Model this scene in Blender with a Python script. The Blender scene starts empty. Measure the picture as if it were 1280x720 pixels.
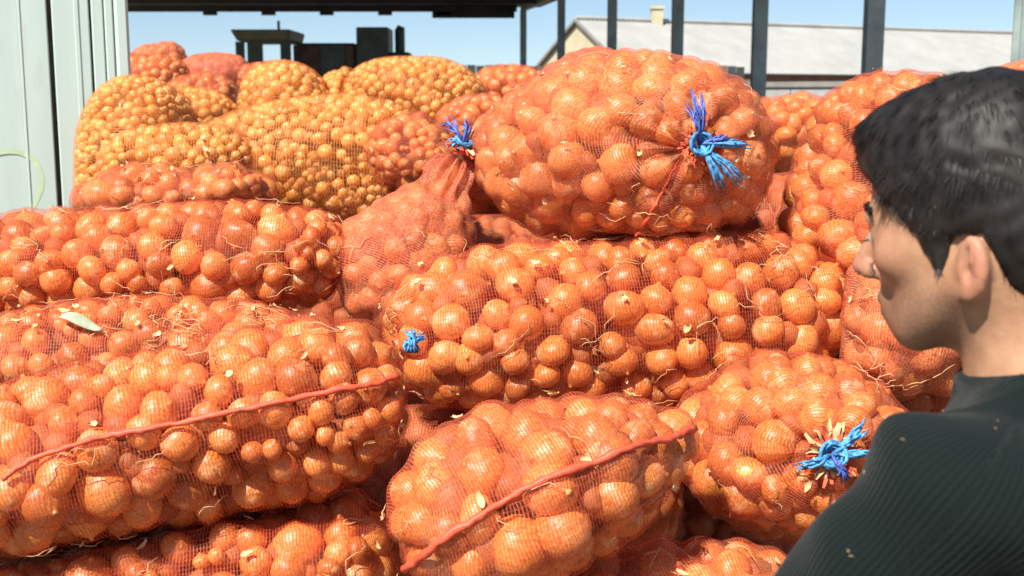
import bpy, bmesh, math, random
import numpy as np
from mathutils import Vector, Matrix

random.seed(7)
rng = np.random.default_rng(11)
sc = bpy.context.scene
COL = sc.collection

# ------------------------------------------------------------------ camera
F = 1500.0                      # focal length in photo pixels (1280 wide)
CAM = np.array([0.0, 0.0, 1.75])
PITCH = math.radians(9.0)
FWD = np.array([0.0, math.cos(PITCH), -math.sin(PITCH)])
RIGHT = np.array([1.0, 0.0, 0.0])
UP = np.array([0.0, math.sin(PITCH), math.cos(PITCH)])
cd = bpy.data.cameras.new("camera")
cam = bpy.data.objects.new("camera", cd)
COL.objects.link(cam)
cam.location = CAM
cam.rotation_euler = (math.radians(90) - PITCH, 0, 0)
cd.sensor_width = 36.0
cd.lens = 36.0 * F / 1280.0
cd.clip_start = 0.05
cd.clip_end = 3000
cd.dof.use_dof = True
cd.dof.focus_distance = 2.15
cd.dof.aperture_fstop = 8.0
sc.camera = cam

# ------------------------------------------------------------------ light
SUN_EL = math.radians(50.0)
SUN_AZ = math.radians(34.0)      # to the left of straight behind the camera
to_sun = Vector((-math.sin(SUN_AZ) * math.cos(SUN_EL), -math.cos(SUN_AZ) * math.cos(SUN_EL), math.sin(SUN_EL)))
w = bpy.data.worlds.new("World")
sc.world = w
w.use_nodes = True
wn, wl = w.node_tree.nodes, w.node_tree.links
bg = wn["Background"]
sky = wn.new("ShaderNodeTexSky")
sky.sky_type = 'NISHITA'
sky.sun_disc = False
sky.sun_elevation = SUN_EL
sky.sun_rotation = math.atan2(to_sun.x, to_sun.y)
sky.air_density = 1.0
sky.dust_density = 0.15
sky.ozone_density = 2.2
# look a little higher into the sky, so that the horizon is clear blue rather than yellow
wtc = wn.new("ShaderNodeTexCoord")
wsep = wn.new("ShaderNodeSeparateXYZ")
wabs = wn.new("ShaderNodeMath"); wabs.operation = 'ABSOLUTE'
wadd = wn.new("ShaderNodeMath"); wadd.operation = 'ADD'; wadd.inputs[1].default_value = 0.055
wcmb = wn.new("ShaderNodeCombineXYZ")
wl.new(wtc.outputs["Generated"], wsep.inputs[0])
wl.new(wsep.outputs[2], wabs.inputs[0]); wl.new(wabs.outputs[0], wadd.inputs[0])
wl.new(wsep.outputs[0], wcmb.inputs[0]); wl.new(wsep.outputs[1], wcmb.inputs[1]); wl.new(wadd.outputs[0], wcmb.inputs[2])
wl.new(wcmb.outputs[0], sky.inputs[0])
wl.new(sky.outputs[0], bg.inputs[0])
bg.inputs[1].default_value = 0.075
sd = bpy.data.lights.new("sun", 'SUN')
sd.energy = 5.0
sd.angle = math.radians(0.5)
sd.color = (1.0, 0.95, 0.87)
sun = bpy.data.objects.new("sun", sd)
COL.objects.link(sun)
sun.rotation_euler = to_sun.to_track_quat('Z', 'Y').to_euler()
sun.location = (0, 0, 30)
sc.view_settings.view_transform = 'Standard'
sc.view_settings.look = 'None'
sc.view_settings.exposure = 0.80
sc.view_settings.gamma = 1.0
sc.cycles.use_denoising = True
sc.cycles.transparent_max_bounces = 24
sc.cycles.max_bounces = 6


def P(px, py, d):
    """A point seen at photo pixel (px, py), d metres in front of the camera."""
    return CAM + d * (FWD + (px - 640.0) / F * RIGHT + (360.0 - py) / F * UP)


# ------------------------------------------------------------------ materials
class Mat:
    def __init__(s, name):
        s.m = bpy.data.materials.new(name)
        s.m.use_nodes = True
        s.n, s.l = s.m.node_tree.nodes, s.m.node_tree.links
        s.b = s.n["Principled BSDF"]
        s.out = s.n["Material Output"]

    def set(s, **k):
        for a, v in k.items():
            s.b.inputs[a.replace('_', ' ')].default_value = v
        return s

    def node(s, t, **k):
        n = s.n.new(t)
        for a, v in k.items():
            setattr(n, a, v)
        return n

    def put(s, sock, v):
        if hasattr(v, 'is_output'):
            s.l.new(v, sock)
        else:
            sock.default_value = v

    def math(s, op, a, b=0.0, c=0.0):
        n = s.node("ShaderNodeMath", operation=op)
        s.put(n.inputs[0], a)
        s.put(n.inputs[1], b)
        s.put(n.inputs[2], c)
        return n.outputs[0]

    def ramp(s, fac, stops):
        n = s.node("ShaderNodeValToRGB")
        e = n.color_ramp.elements
        while len(e) < len(stops):
            e.new(0.5)
        for i, (p, c) in enumerate(stops):
            e[i].position = p
            e[i].color = (*c, 1) if len(c) == 3 else c
        s.put(n.inputs[0], fac)
        return n.outputs[0]

    def noise(s, vec, scale, detail=3.0, rough=0.55):
        n = s.node("ShaderNodeTexNoise")
        n.inputs["Scale"].default_value = scale
        n.inputs["Detail"].default_value = detail
        n.inputs["Roughness"].default_value = rough
        if vec is not None:
            s.put(n.inputs["Vector"], vec)
        return n.outputs["Fac"]

    def mapping(s, vec, scale):
        n = s.node("ShaderNodeMapping")
        n.inputs["Scale"].default_value = scale
        s.put(n.inputs["Vector"], vec)
        return n.outputs[0]

    def mix(s, fac, a, b, mode='MIX'):
        n = s.node("ShaderNodeMix", data_type='RGBA', blend_type=mode)
        s.put(n.inputs[0], fac)
        s.put(n.inputs[6], (*a, 1) if isinstance(a, tuple) and len(a) == 3 else a)
        s.put(n.inputs[7], (*b, 1) if isinstance(b, tuple) and len(b) == 3 else b)
        return n.outputs[2]

    def bump(s, h, strength=0.4, dist=0.002):
        n = s.node("ShaderNodeBump")
        n.inputs["Strength"].default_value = strength
        n.inputs["Distance"].default_value = dist
        s.l.new(h, n.inputs["Height"])
        s.l.new(n.outputs[0], s.b.inputs["Normal"])

    def color(s, c):
        s.put(s.b.inputs["Base Color"], c)
        return s


def obj_coord(M, kind="Object"):
    return M.node("ShaderNodeTexCoord").outputs[kind]


def plain(name, c, rough=0.6, var=0.25, scale=6.0, metal=0.0, bump=0.0):
    M = Mat(name)
    oc = obj_coord(M)
    f = M.noise(oc, scale, 5)
    dark = tuple(x * (1 - var) for x in c)
    lite = tuple(min(1, x * (1 + var)) for x in c)
    M.color(M.ramp(f, [(0.3, dark), (0.7, lite)]))
    M.set(Roughness=rough, Metallic=metal)
    if bump:
        M.bump(M.noise(oc, scale * 8, 4), bump, 0.003)
    return M.m


def onion_mat(name, deep, mid, gold, pale):
    M = Mat(name)
    oc = obj_coord(M)
    info = M.node("ShaderNodeObjectInfo").outputs["Random"]
    off = M.node("ShaderNodeVectorMath", operation='ADD')
    M.put(off.inputs[0], oc)
    cmb = M.node("ShaderNodeCombineXYZ")
    for i in range(3):
        M.put(cmb.inputs[i], M.math('MULTIPLY', info, 37.0 + 11 * i))
    # streaks run from neck to root
    st = M.node("ShaderNodeMapping")
    st.inputs["Scale"].default_value = (9, 9, 0.7)
    M.put(st.inputs["Vector"], oc)
    M.put(st.inputs["Location"], cmb.outputs[0])
    streak = M.noise(st.outputs[0], 1.0, 4, 0.6)
    M.put(off.inputs[1], cmb.outputs[0])
    patch = M.noise(off.outputs[0], 1.3, 3)
    base = M.ramp(streak, [(0.22, deep), (0.46, mid), (0.72, gold)])
    tone = M.ramp(info, [(0.0, (0.62, 0.50, 0.42)), (0.4, (1, 0.92, 0.85)), (0.75, (1.08, 1.05, 1.0)), (1.0, (1.2, 1.3, 1.45))])
    base = M.mix(1.0, base, tone, 'MULTIPLY')
    base = M.mix(M.ramp(patch, [(0.55, (0, 0, 0)), (0.68, (0.75, 0.75, 0.75))]), base, pale)
    speck = M.noise(off.outputs[0], 9.0, 2)
    base = M.mix(M.ramp(speck, [(0.64, (0, 0, 0)), (0.74, (0.6, 0.6, 0.6))]), base, deep)
    M.color(base)
    M.set(Roughness=0.36)
    M.b.inputs["Coat Weight"].default_value = 0.24
    M.b.inputs["Coat Roughness"].default_value = 0.30
    M.b.inputs["Specular IOR Level"].default_value = 0.55
    M.b.inputs["Subsurface Weight"].default_value = 0.0
    M.bump(streak, 0.14, 0.05)
    return M.m


ONION = onion_mat("onion skin", (0.40, 0.095, 0.016), (0.70, 0.235, 0.045), (0.84, 0.40, 0.10), (0.85, 0.56, 0.27))
ONION_Y = onion_mat("yellow onion skin", (0.50, 0.18, 0.03), (0.77, 0.36, 0.075), (0.87, 0.52, 0.15), (0.88, 0.66, 0.36))
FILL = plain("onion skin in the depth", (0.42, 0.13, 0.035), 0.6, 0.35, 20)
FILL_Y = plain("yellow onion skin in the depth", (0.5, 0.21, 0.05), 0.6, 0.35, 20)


def net_mat(name, cover, color, dust, period=0.0056):
    """cover: share of the surface that thread covers."""
    M = Mat(name)
    tc = M.node("ShaderNodeTexCoord")
    uv, oc = tc.outputs["UV"], tc.outputs["Object"]
    sep = M.node("ShaderNodeSeparateXYZ")
    wob = M.node("ShaderNodeTexNoise")
    wob.inputs["Scale"].default_value = 14
    M.put(wob.inputs["Vector"], oc)
    add = M.node("ShaderNodeVectorMath", operation='MULTIPLY_ADD')
    M.put(add.inputs[0], wob.outputs["Color"])
    add.inputs[1].default_value = (0.016, 0.016, 0.0)
    M.put(add.inputs[2], uv)
    M.put(sep.inputs[0], add.outputs[0])

    def lines(c, per, width, soft=0.10):
        fr = M.math('FRACT', M.math('DIVIDE', c, per))
        tri = M.math('ABSOLUTE', M.math('SUBTRACT', fr, 0.5))       # 0 at centre
        n = M.node("ShaderNodeMapRange")
        n.inputs["From Min"].default_value = width / 2 + soft
        n.inputs["From Max"].default_value = width / 2
        M.put(n.inputs["Value"], tri)
        return n.outputs[0]
    patch = M.noise(oc, 7.0, 3)
    a = lines(sep.outputs[1], period, 0.16 + cover * 0.30)
    b = lines(sep.outputs[0], period * 1.55, 0.06 + cover * 0.2)
    th = M.math('MAXIMUM', a, M.math('MULTIPLY', b, 0.7))
    film = M.ramp(patch, [(0.32, (cover * 0.10,) * 3), (0.7, (min(1, cover * 0.85),) * 3)])
    alpha = M.math('MAXIMUM', M.math('MULTIPLY', th, min(1.0, 0.45 + cover * 0.5)), film)
    d = M.noise(oc, 26.0, 4, 0.65)
    dm = M.ramp(d, [(0.44, (0, 0, 0)), (0.66, (dust,) * 3)])
    big = M.ramp(M.noise(oc, 5.0, 2), [(0.35, (0.3,) * 3), (0.65, (1,) * 3)])
    dm2 = M.mix(1.0, dm, big, 'MULTIPLY')
    c = M.mix(dm2, color, (0.66, 0.43, 0.23))
    fine = M.noise(oc, 210.0, 3, 0.7)
    c = M.mix(1.0, c, M.ramp(fine, [(0.36, (0.55, 0.45, 0.42)), (0.5, (1, 1, 1)), (0.66, (1.25, 1.4, 1.5))]), 'MULTIPLY')
    M.color(c)
    M.set(Roughness=0.55)
    M.b.inputs["Specular IOR Level"].default_value = 0.3
    tl = M.node("ShaderNodeBsdfTranslucent")
    M.put(tl.inputs[0], c)
    m1 = M.node("ShaderNodeMixShader")
    m1.inputs[0].default_value = 0.4
    M.l.new(M.b.outputs[0], m1.inputs[1])
    M.l.new(tl.outputs[0], m1.inputs[2])
    tr = M.node("ShaderNodeBsdfTransparent")
    m2 = M.node("ShaderNodeMixShader")
    M.put(m2.inputs[0], alpha)
    M.l.new(tr.outputs[0], m2.inputs[1])
    M.l.new(m1.outputs[0], m2.inputs[2])
    M.l.new(m2.outputs[0], M.out.inputs[0])
    return M.m


RED = (0.70, 0.10, 0.042)
NETS = {
    'open': net_mat("red net open", 0.26, RED, 0.45),
    'mid': net_mat("red net", 0.36, (0.76, 0.15, 0.07), 0.6),
    'dense': net_mat("red net gathered", 0.68, (0.80, 0.22, 0.115), 0.8),
    'top': net_mat("red net stretched", 0.46, (0.80, 0.20, 0.095), 0.8),
    'thick': net_mat("red net folded double", 0.95, (0.78, 0.19, 0.11), 0.7),
    'yellow': net_mat("orange net", 0.34, (0.82, 0.27, 0.055), 0.5, 0.009),
}
CORD = plain("red plastic cord", (0.72, 0.10, 0.045), 0.45, 0.2, 60, bump=0.4)
NETTUFT = plain("gathered red net", (0.76, 0.12, 0.05), 0.55, 0.3, 80, bump=0.5)
BLUE = plain("blue twine", (0.07, 0.28, 0.54), 0.7, 0.75, 110)
DKBLUE = plain("dark blue twine", (0.07, 0.11, 0.38), 0.4, 0.5, 60)
ROOT = plain("dry onion roots", (0.62, 0.36, 0.17), 0.8, 0.35, 30)
FLAKE = plain("dry papery onion skin", (0.66, 0.40, 0.19), 0.6, 0.4, 40)

# ------------------------------------------------------------------ mesh helpers


def mesh_np(name, V, faces, mat=None, smooth=True, uv=None):
    me = bpy.data.meshes.new(name)
    V = np.asarray(V, dtype=np.float64)
    Fa = np.asarray(faces, dtype=np.int32)
    k = Fa.shape[1]
    me.vertices.add(len(V))
    me.vertices.foreach_set("co", V.astype(np.float32).ravel())
    me.loops.add(Fa.size)
    me.loops.foreach_set("vertex_index", Fa.ravel())
    me.polygons.add(len(Fa))
    me.polygons.foreach_set("loop_start", np.arange(0, Fa.size, k, dtype=np.int32))
    me.polygons.foreach_set("loop_total", np.full(len(Fa), k, dtype=np.int32))
    me.update(calc_edges=True)
    me.validate()
    if uv is not None:
        l = me.uv_layers.new(name="UVMap")
        l.data.foreach_set("uv", np.asarray(uv, dtype=np.float32).ravel())
    if smooth:
        me.polygons.foreach_set("use_smooth", np.ones(len(me.polygons), dtype=bool))
    if mat:
        me.materials.append(mat)
    return me


def link(name, me, parent=None, **props):
    o = bpy.data.objects.new(name, me)
    COL.objects.link(o)
    if parent is not None:
        o.parent = parent
    for k, v in props.items():
        o[k] = v
    return o


def thing(name, label, cat, loc=(0, 0, 0), group=None):
    o = bpy.data.objects.new(name, None)
    COL.objects.link(o)
    o.location = Vector(loc)
    o.empty_display_size = 0.1
    o['label'] = label
    o['category'] = cat
    if group:
        o['group'] = group
    return o


class MB:
    """Collects simple shapes into one mesh."""

    def __init__(s):
        s.v, s.f = [], []

    def add(s, v, f):
        b = len(s.v)
        s.v += [tuple(x) for x in v]
        s.f += [tuple(i + b for i in q) for q in f]

    def box(s, lo, hi, R=None, T=None):
        v = [Vector((x, y, z)) for x in (lo[0], hi[0]) for y in (lo[1], hi[1]) for z in (lo[2], hi[2])]
        if R is not None:
            v = [R @ p for p in v]
        if T is not None:
            v = [p + Vector(T) for p in v]
        s.add(v, [(0, 1, 3, 2), (4, 6, 7, 5), (0, 4, 5, 1), (2, 3, 7, 6), (0, 2, 6, 4), (1, 5, 7, 3)])

    def tube(s, pts, r, n=5, closed=False):
        pts = [Vector(p) for p in pts]
        m = len(pts)
        rr = r if hasattr(r, '__len__') else [r] * m
        rings = []
        up = None
        for i, p in enumerate(pts):
            t = (pts[min(i + 1, m - 1)] - pts[max(i - 1, 0)])
            if t.length < 1e-9:
                t = Vector((0, 0, 1))
            t.normalize()
            if up is None:
                up = t.orthogonal().normalized()
            up = (up - t * up.dot(t))
            if up.length < 1e-6:
                up = t.orthogonal()
            up.normalize()
            sd_ = t.cross(up)
            rings.append([p + (up * math.cos(2 * math.pi * k / n) + sd_ * math.sin(2 * math.pi * k / n)) * rr[i] for k in range(n)])
        v = [q for ring in rings for q in ring]
        f = []
        for i in range(m - 1):
            for k in range(n):
                f.append((i * n + k, i * n + (k + 1) % n, (i + 1) * n + (k + 1) % n, (i + 1) * n + k))
        f.append(tuple(range(n - 1, -1, -1)))
        f.append(tuple((m - 1) * n + k for k in range(n)))
        s.add(v, f)

    def build(s, name, mat, parent=None, smooth=False, bevel=0.0, **props):
        me = bpy.data.meshes.new(name)
        v = s.v
        if parent is not None:
            pl = parent.location
            if parent.parent:
                pl = pl + parent.parent.location
            v = [(x - pl.x, y - pl.y, z - pl.z) for x, y, z in v]
        me.from_pydata(v, [], s.f)
        me.update()
        if bevel:
            bm = bmesh.new()
            bm.from_mesh(me)
            bmesh.ops.recalc_face_normals(bm, faces=bm.faces)
            bmesh.ops.bevel(bm, geom=bm.edges[:], offset=bevel, segments=1, affect='EDGES')
            bm.to_mesh(me)
            bm.free()
        if smooth:
            me.polygons.foreach_set("use_smooth", np.ones(len(me.polygons), dtype=bool))
        me.materials.append(mat)
        return link(name, me, parent, **props)


def lathe(profile, n, wob=0.0, seed=0):
    r_ = np.random.default_rng(seed)
    V, Fa = [], []
    lob = 1 + wob * np.cos(np.arange(n) * 2 * np.pi / n * 2 + r_.random() * 6) + wob * 0.6 * np.cos(np.arange(n) * 2 * np.pi / n * 3 + r_.random() * 6)
    for (r, z) in profile:
        for k in range(n):
            a = 2 * math.pi * k / n
            V.append((r * lob[k] * math.cos(a), r * lob[k] * math.sin(a), z))
    m = len(profile)
    for i in range(m - 1):
        for k in range(n):
            Fa.append((i * n + k, i * n + (k + 1) % n, (i + 1) * n + (k + 1) % n, (i + 1) * n + k))
    return np.array(V), np.array(Fa)


PROFILES = [
    [(0.02, -0.93), (0.22, -0.93), (0.62, -0.76), (0.9, -0.42), (1.0, 0.0), (0.9, 0.40), (0.62, 0.70), (0.30, 0.88), (0.15, 0.96), (0.09, 1.04), (0.10, 1.12), (0.0, 1.10)],
    [(0.02, -0.84), (0.25, -0.84), (0.68, -0.66), (0.93, -0.36), (1.02, 0.0), (0.94, 0.35), (0.68, 0.62), (0.34, 0.79), (0.17, 0.87), (0.10, 0.95), (0.12, 1.03), (0.0, 1.00)],
    [(0.02, -1.02), (0.18, -1.02), (0.55, -0.84), (0.85, -0.48), (0.98, 0.0), (0.87, 0.45), (0.56, 0.80), (0.24, 0.98), (0.12, 1.06), (0.09, 1.16), (0.0, 1.15)],
]
ONION_ME, ONION_ME_Y = [], []
for i, pr in enumerate(PROFILES):
    v_, f_ = lathe(pr, 16, 0.035, i)
    ONION_ME.append(mesh_np("onion", v_, f_, ONION))
    ONION_ME_Y.append(mesh_np("onion", v_, f_, ONION_Y))
LOW_V, LOW_F = lathe([(0.02, -0.92), (0.6, -0.76), (1.0, 0.0), (0.6, 0.72), (0.0, 1.05)], 8)

# ------------------------------------------------------------------ ground and setting
GROUND = Mat("dusty yard ground")
_oc = obj_coord(GROUND)
GROUND.color(GROUND.ramp(GROUND.noise(_oc, 0.8, 8), [(0.3, (0.14, 0.105, 0.075)), (0.7, (0.26, 0.20, 0.145))]))
GROUND.set(Roughness=0.95)
GROUND.bump(GROUND.noise(_oc, 12, 6), 0.6, 0.02)
N = 40
g = np.linspace(-1, 1, N)
gx = np.sign(g) * np.abs(g) ** 3 * 1500
X, Y = np.meshgrid(gx, gx, indexing='ij')
Z = np.where(np.hypot(X, Y) > 60, np.sin(X * 0.01) * np.cos(Y * 0.008) * 0.6 - 0.6, 0.0)
idx = np.arange(N * N).reshape(N, N)
fq = np.stack([idx[:-1, :-1], idx[1:, :-1], idx[1:, 1:], idx[:-1, 1:]], -1).reshape(-1, 4)
link("ground", mesh_np("ground", np.stack([X, Y, Z], -1).reshape(-1, 3), fq, GROUND.m), kind='structure')

WOOD = Mat("weathered boards")
_oc = obj_coord(WOOD)
WOOD.color(WOOD.ramp(WOOD.noise(WOOD.mapping(_oc, (18, 1.2, 18)), 2.0, 6), [(0.3, (0.10, 0.065, 0.04)), (0.7, (0.22, 0.15, 0.09))]))
WOOD.set(Roughness=0.85)

# flatbed that carries the heap
t = thing("flatbed_trailer", "flatbed trailer deck lying in shade beneath the heap of onion sacks", "trailer", (0.15, 4.5, 0))
for k in range(20):
    m = MB()
    x0 = -1.38 + k * 0.155
    m.box((x0, 1.42, 0.50), (x0 + 0.148, 6.4, 0.54 + 0.004 * (k % 3)))
    m.build("board", WOOD.m, t)
DARKSTEEL = plain("dark painted steel", (0.05, 0.06, 0.06), 0.5, 0.3, 5)
RUBBER = plain("tyre rubber", (0.03, 0.03, 0.032), 0.9, 0.3, 20)
m = MB()
for x in (-1.0, 1.3):
    m.box((x - 0.06, 1.45, 0.34), (x + 0.06, 6.38, 0.497))
for y in (1.6, 3.2, 4.8, 6.2):
    m.box((-1.36, y - 0.04, 0.40), (1.68, y + 0.04, 0.494))
m.build("chassis", DARKSTEEL, t)
for x in (-1.05, 1.35):
    for y in (3.3, 5.6):
        v_, f_ = lathe([(0.12, -0.1), (0.29, -0.11), (0.33, -0.06), (0.33, 0.06), (0.29, 0.11), (0.12, 0.1), (0.12, -0.1)], 24)
        v_ = v_[:, [2, 0, 1]] + np.array([x, y, 0.33]) - np.array([0.15, 4.5, 0])
        link("wheel", mesh_np("wheel", v_, f_, RUBBER), t)

# ------------------------------------------------------------------ sacks
SACKS = []            # implicit shapes in order of priority


class Shape:
    def __init__(s, A, B, ru, rv, e=0.72, bend=(0, 0, 0), prof=None, roll=0.0):
        s.A, s.B = np.array(A), np.array(B)
        s.ax = s.B - s.A
        s.L = np.linalg.norm(s.ax)
        s.w = s.ax / s.L
        u = UP - s.w * np.dot(UP, s.w)
        if np.linalg.norm(u) < 0.2:
            u = RIGHT - s.w * np.dot(RIGHT, s.w)
        s.u = u / np.linalg.norm(u)
        s.v = np.cross(s.w, s.u)
        if roll:
            c, q = math.cos(roll), math.sin(roll)
            s.u, s.v = s.u * c + s.v * q, s.v * c - s.u * q
        s.ru, s.rv, s.e = ru, rv, e
        s.bend = np.array(bend, dtype=float)
        s.prof = prof or [(0, 1), (1, 1)]

    def p(s, t):
        return np.interp(t, [a for a, b in s.prof], [b for a, b in s.prof])

    def spine(s, t):
        t = np.asarray(t)[..., None]
        return s.A + s.ax * t + s.bend * (4 * t * (1 - t))

    def inside(s, pts, grow=1.0):
        t = (pts - s.A) @ s.w / s.L
        tc = np.clip(t, 0, 1)
        q = pts - s.spine(tc)
        a = (q @ s.u) / s.ru
        b = (q @ s.v) / s.rv
        rad = np.sqrt(a * a + b * b)
        lim = np.clip(1 - np.abs(2 * tc - 1) ** (2 / s.e), 0, 1) ** (s.e / 2) * s.p(tc)
        return (t > 0) & (t < 1) & (rad < lim * grow)


def grid_normals(S):
    du = np.roll(S, -1, 1) - np.roll(S, 1, 1)
    dv = np.empty_like(S)
    dv[1:-1] = S[2:] - S[:-2]
    dv[0] = S[1] - S[0]
    dv[-1] = S[-1] - S[-2]
    n = np.cross(du, dv)
    # poles: average
    n /= np.linalg.norm(n, axis=-1, keepdims=True) + 1e-12
    n[0] = n[1].mean(0)
    n[-1] = n[-2].mean(0)
    return n / (np.linalg.norm(n, axis=-1, keepdims=True) + 1e-12)


class Sack:
    pass


GROUP = "net sacks of onions in the heap"


def make_sack(label, A, B, ru, rv, onion_r=0.037, net='mid', yellow=False, e=0.72, bend=(0, 0, 0), prof=None,
              pinch=None, res=(84, 120), roots=40, flakes=20, roll=0.0, seed=0, group=GROUP, slack=7, lump=0.5, bed=0.545, buried=False):
    """A and B are the two ends of the sack; pinch: ends (0 / 1) that are gathered and tied."""
    r_ = np.random.default_rng(100 + seed)
    sh = Shape(A, B, ru, rv, e, bend, prof, roll)
    nt, na = res
    phi = np.linspace(0.02, math.pi - 0.02, nt)
    c = np.cos(phi)
    tt = 0.5 - 0.5 * np.sign(c) * np.abs(c) ** e
    ss = np.sin(phi) ** e * sh.p(tt)
    # even the rows along the length
    arc = np.concatenate([[0], np.cumsum(np.hypot(np.diff(tt) * sh.L, np.diff(ss) * (ru + rv) / 2))])
    arcs = np.linspace(0, arc[-1], nt)
    tt, ss = np.interp(arcs, arc, tt), np.interp(arcs, arc, ss)
    th = np.linspace(0, 2 * math.pi, na, endpoint=False)
    C = sh.spine(tt)[:, None, :]
    ct, st = np.cos(th)[None], np.sin(th)[None]
    # slow dents so that no sack is a perfect solid
    dent = 1 + 0.05 * np.sin(th * 2 + r_.random() * 6)[None] * np.sin(tt * 5 + r_.random() * 6)[:, None] \
        + 0.04 * np.sin(th * 3 + r_.random() * 6)[None] * np.sin(tt * 9 + r_.random() * 6)[:, None]
    rad = (ss[:, None] * dent)[..., None]
    D = rad * (ru * ct[..., None] * sh.u + rv * st[..., None] * sh.v)
    k = np.ones((nt, na))
    done = np.zeros((nt, na), bool)
    for q in np.arange(1.0, 0.18, -0.03):
        pts = C + D * q
        bad = np.zeros((nt, na), bool)
        for o in SACKS:
            if np.linalg.norm((o.A + o.B) / 2 - (sh.A + sh.B) / 2) < (o.L + sh.L) / 2 + o.rv + sh.rv:
                bad |= o.inside(pts.reshape(-1, 3)).reshape(nt, na)
        bad |= pts[..., 2] < bed
        ok = ~bad & ~done
        k[ok] = q
        done |= ok
    k[~done] = 0.2
    for _ in range(4):
        k = np.minimum(k, (k + np.roll(k, 1, 1) + np.roll(k, -1, 1) + np.vstack([k[:1], k[:-1]]) + np.vstack([k[1:], k[-1:]])) / 5 + 0.02)
    S = C + D * k[..., None]
    SACKS.append(sh)
    nrm = grid_normals(S)
    if np.mean(np.sum(nrm * D, -1)) < 0:
        nrm = -nrm
    # ---- pack onions on the surface
    e1 = S[1:, :] - S[:-1, :]
    e2 = np.roll(S, -1, 1)[:-1] - S[:-1]
    area = np.linalg.norm(np.cross(e1, e2), axis=-1)
    tot = area.sum()
    nO = int(tot / (math.pi * onion_r ** 2 * 1.10))
    pool_n = min(9000, nO * 34)
    pick = r_.choice(area.size, pool_n, p=(area / tot).ravel())
    pi, pj = np.unravel_index(pick, area.shape)
    a_, b_ = r_.random((pool_n, 1)), r_.random((pool_n, 1))
    pool = S[pi, pj] + a_ * e1[pi, pj] + b_ * e2[pi, pj]
    pn = nrm[pi, pj]
    cen = pool[r_.choice(pool_n, nO, replace=False)]
    for _ in range(3):
        d2 = ((pool[:, None, :] - cen[None]) ** 2).sum(-1)
        own = d2.argmin(1)
        cnt = np.bincount(own, minlength=nO)[:, None].clip(1)
        cen = np.stack([np.bincount(own, pool[:, i], nO) for i in range(3)], -1) / cnt
    d2 = ((cen[:, None] - pool[None]) ** 2).sum(-1)
    near = d2.argmin(1)
    on = pn[near]
    cs = pool[near]
    dd = np.sqrt(((cs[:, None] - cs[None]) ** 2).sum(-1)) + np.eye(nO) * 9
    nn = np.sort(dd, 1)[:, :3]
    orad = np.clip(nn.mean(1) * 0.53, onion_r * 0.62, onion_r * 1.35)
    orad = np.minimum(orad, nn[:, 0] * 0.66)
    orad *= r_.uniform(0.9, 1.06, nO)
    oc_ = cs - on * (orad * (1.0 + r_.uniform(-0.02, 0.26, nO) * lump))[:, None]
    # ---- drape the net over them
    flat, fn = S.reshape(-1, 3), nrm.reshape(-1, 3)
    sup = np.full(len(flat), -onion_r * 0.55)
    for i in range(nO):
        q = oc_[i] - flat
        m_ = (q * q).sum(1) < (orad[i] * 2.4) ** 2
        if not m_.any():
            continue
        al = (q[m_] * fn[m_]).sum(1)
        h2 = orad[i] ** 2 - ((q[m_] ** 2).sum(1) - al ** 2)
        v = np.where(h2 > 0, al + np.sqrt(np.maximum(h2, 0)), -9)
        ix = np.nonzero(m_)[0]
        sup[ix] = np.maximum(sup[ix], v)
    sup = (sup + 0.0025).reshape(nt, na)
    hgt = sup.copy()
    for _ in range(slack * 3):
        av = (np.roll(hgt, 1, 1) + np.roll(hgt, -1, 1) + np.vstack([hgt[:1], hgt[:-1]]) + np.vstack([hgt[1:], hgt[-1:]])) / 4
        hgt = np.maximum(sup, av)
    hgt[0], hgt[-1] = hgt[1].mean(), hgt[-2].mean()
    if pinch:
        for end, reach in pinch:
            pole = S[0].mean(0) if end == 0 else S[-1].mean(0)
            dist = np.linalg.norm(S - pole, axis=-1)
            nf = 11
            fold = np.cos(nf * th + 1.5 * np.sin(2 * th + seed))[None] * 0.015 * np.exp(-(dist / reach) ** 2) * np.clip(dist / 0.03, 0, 1)
            hgt = hgt + fold + 0.006 * np.exp(-(dist / reach) ** 2)
    NS = S + nrm * hgt[..., None]
    root = thing("onion_sack", label, "sack of onions", NS.reshape(-1, 3).mean(0) * [1, 1, 0] + [0, 0, float(NS[..., 2].min())], group)
    rl = np.array(root.location)
    # net mesh
    V = np.vstack([NS.reshape(-1, 3), NS[0].mean(0)[None], NS[-1].mean(0)[None]])
    idg = np.arange(nt * na).reshape(nt, na)
    nx = np.roll(idg, -1, 1)
    Q = np.stack([idg[:-1], nx[:-1], nx[1:], idg[1:]], -1).reshape(-1, 4)
    gir = float(np.median(np.linalg.norm(NS - np.roll(NS, 1, 1), axis=-1).sum(1)))
    uu = np.broadcast_to(np.arange(na)[None] * gir / na, (nt - 1, na))
    vv = np.broadcast_to(arcs[:-1, None], (nt - 1, na))
    du, dv = gir / na, arcs[1] - arcs[0]
    UVs = np.stack([np.stack([uu, vv], -1), np.stack([uu + du, vv], -1), np.stack([uu + du, vv + dv], -1), np.stack([uu, vv + dv], -1)], 2).reshape(-1, 2)
    link("net", mesh_np("net", V - rl, Q, NETS[net], uv=UVs), root)
    # onions
    facing = (on * (CAM - cs) / np.linalg.norm(CAM - cs, axis=1, keepdims=True)).sum(1) > (9 if buried else -0.12)
    meshes = ONION_ME_Y if yellow else ONION_ME
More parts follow.
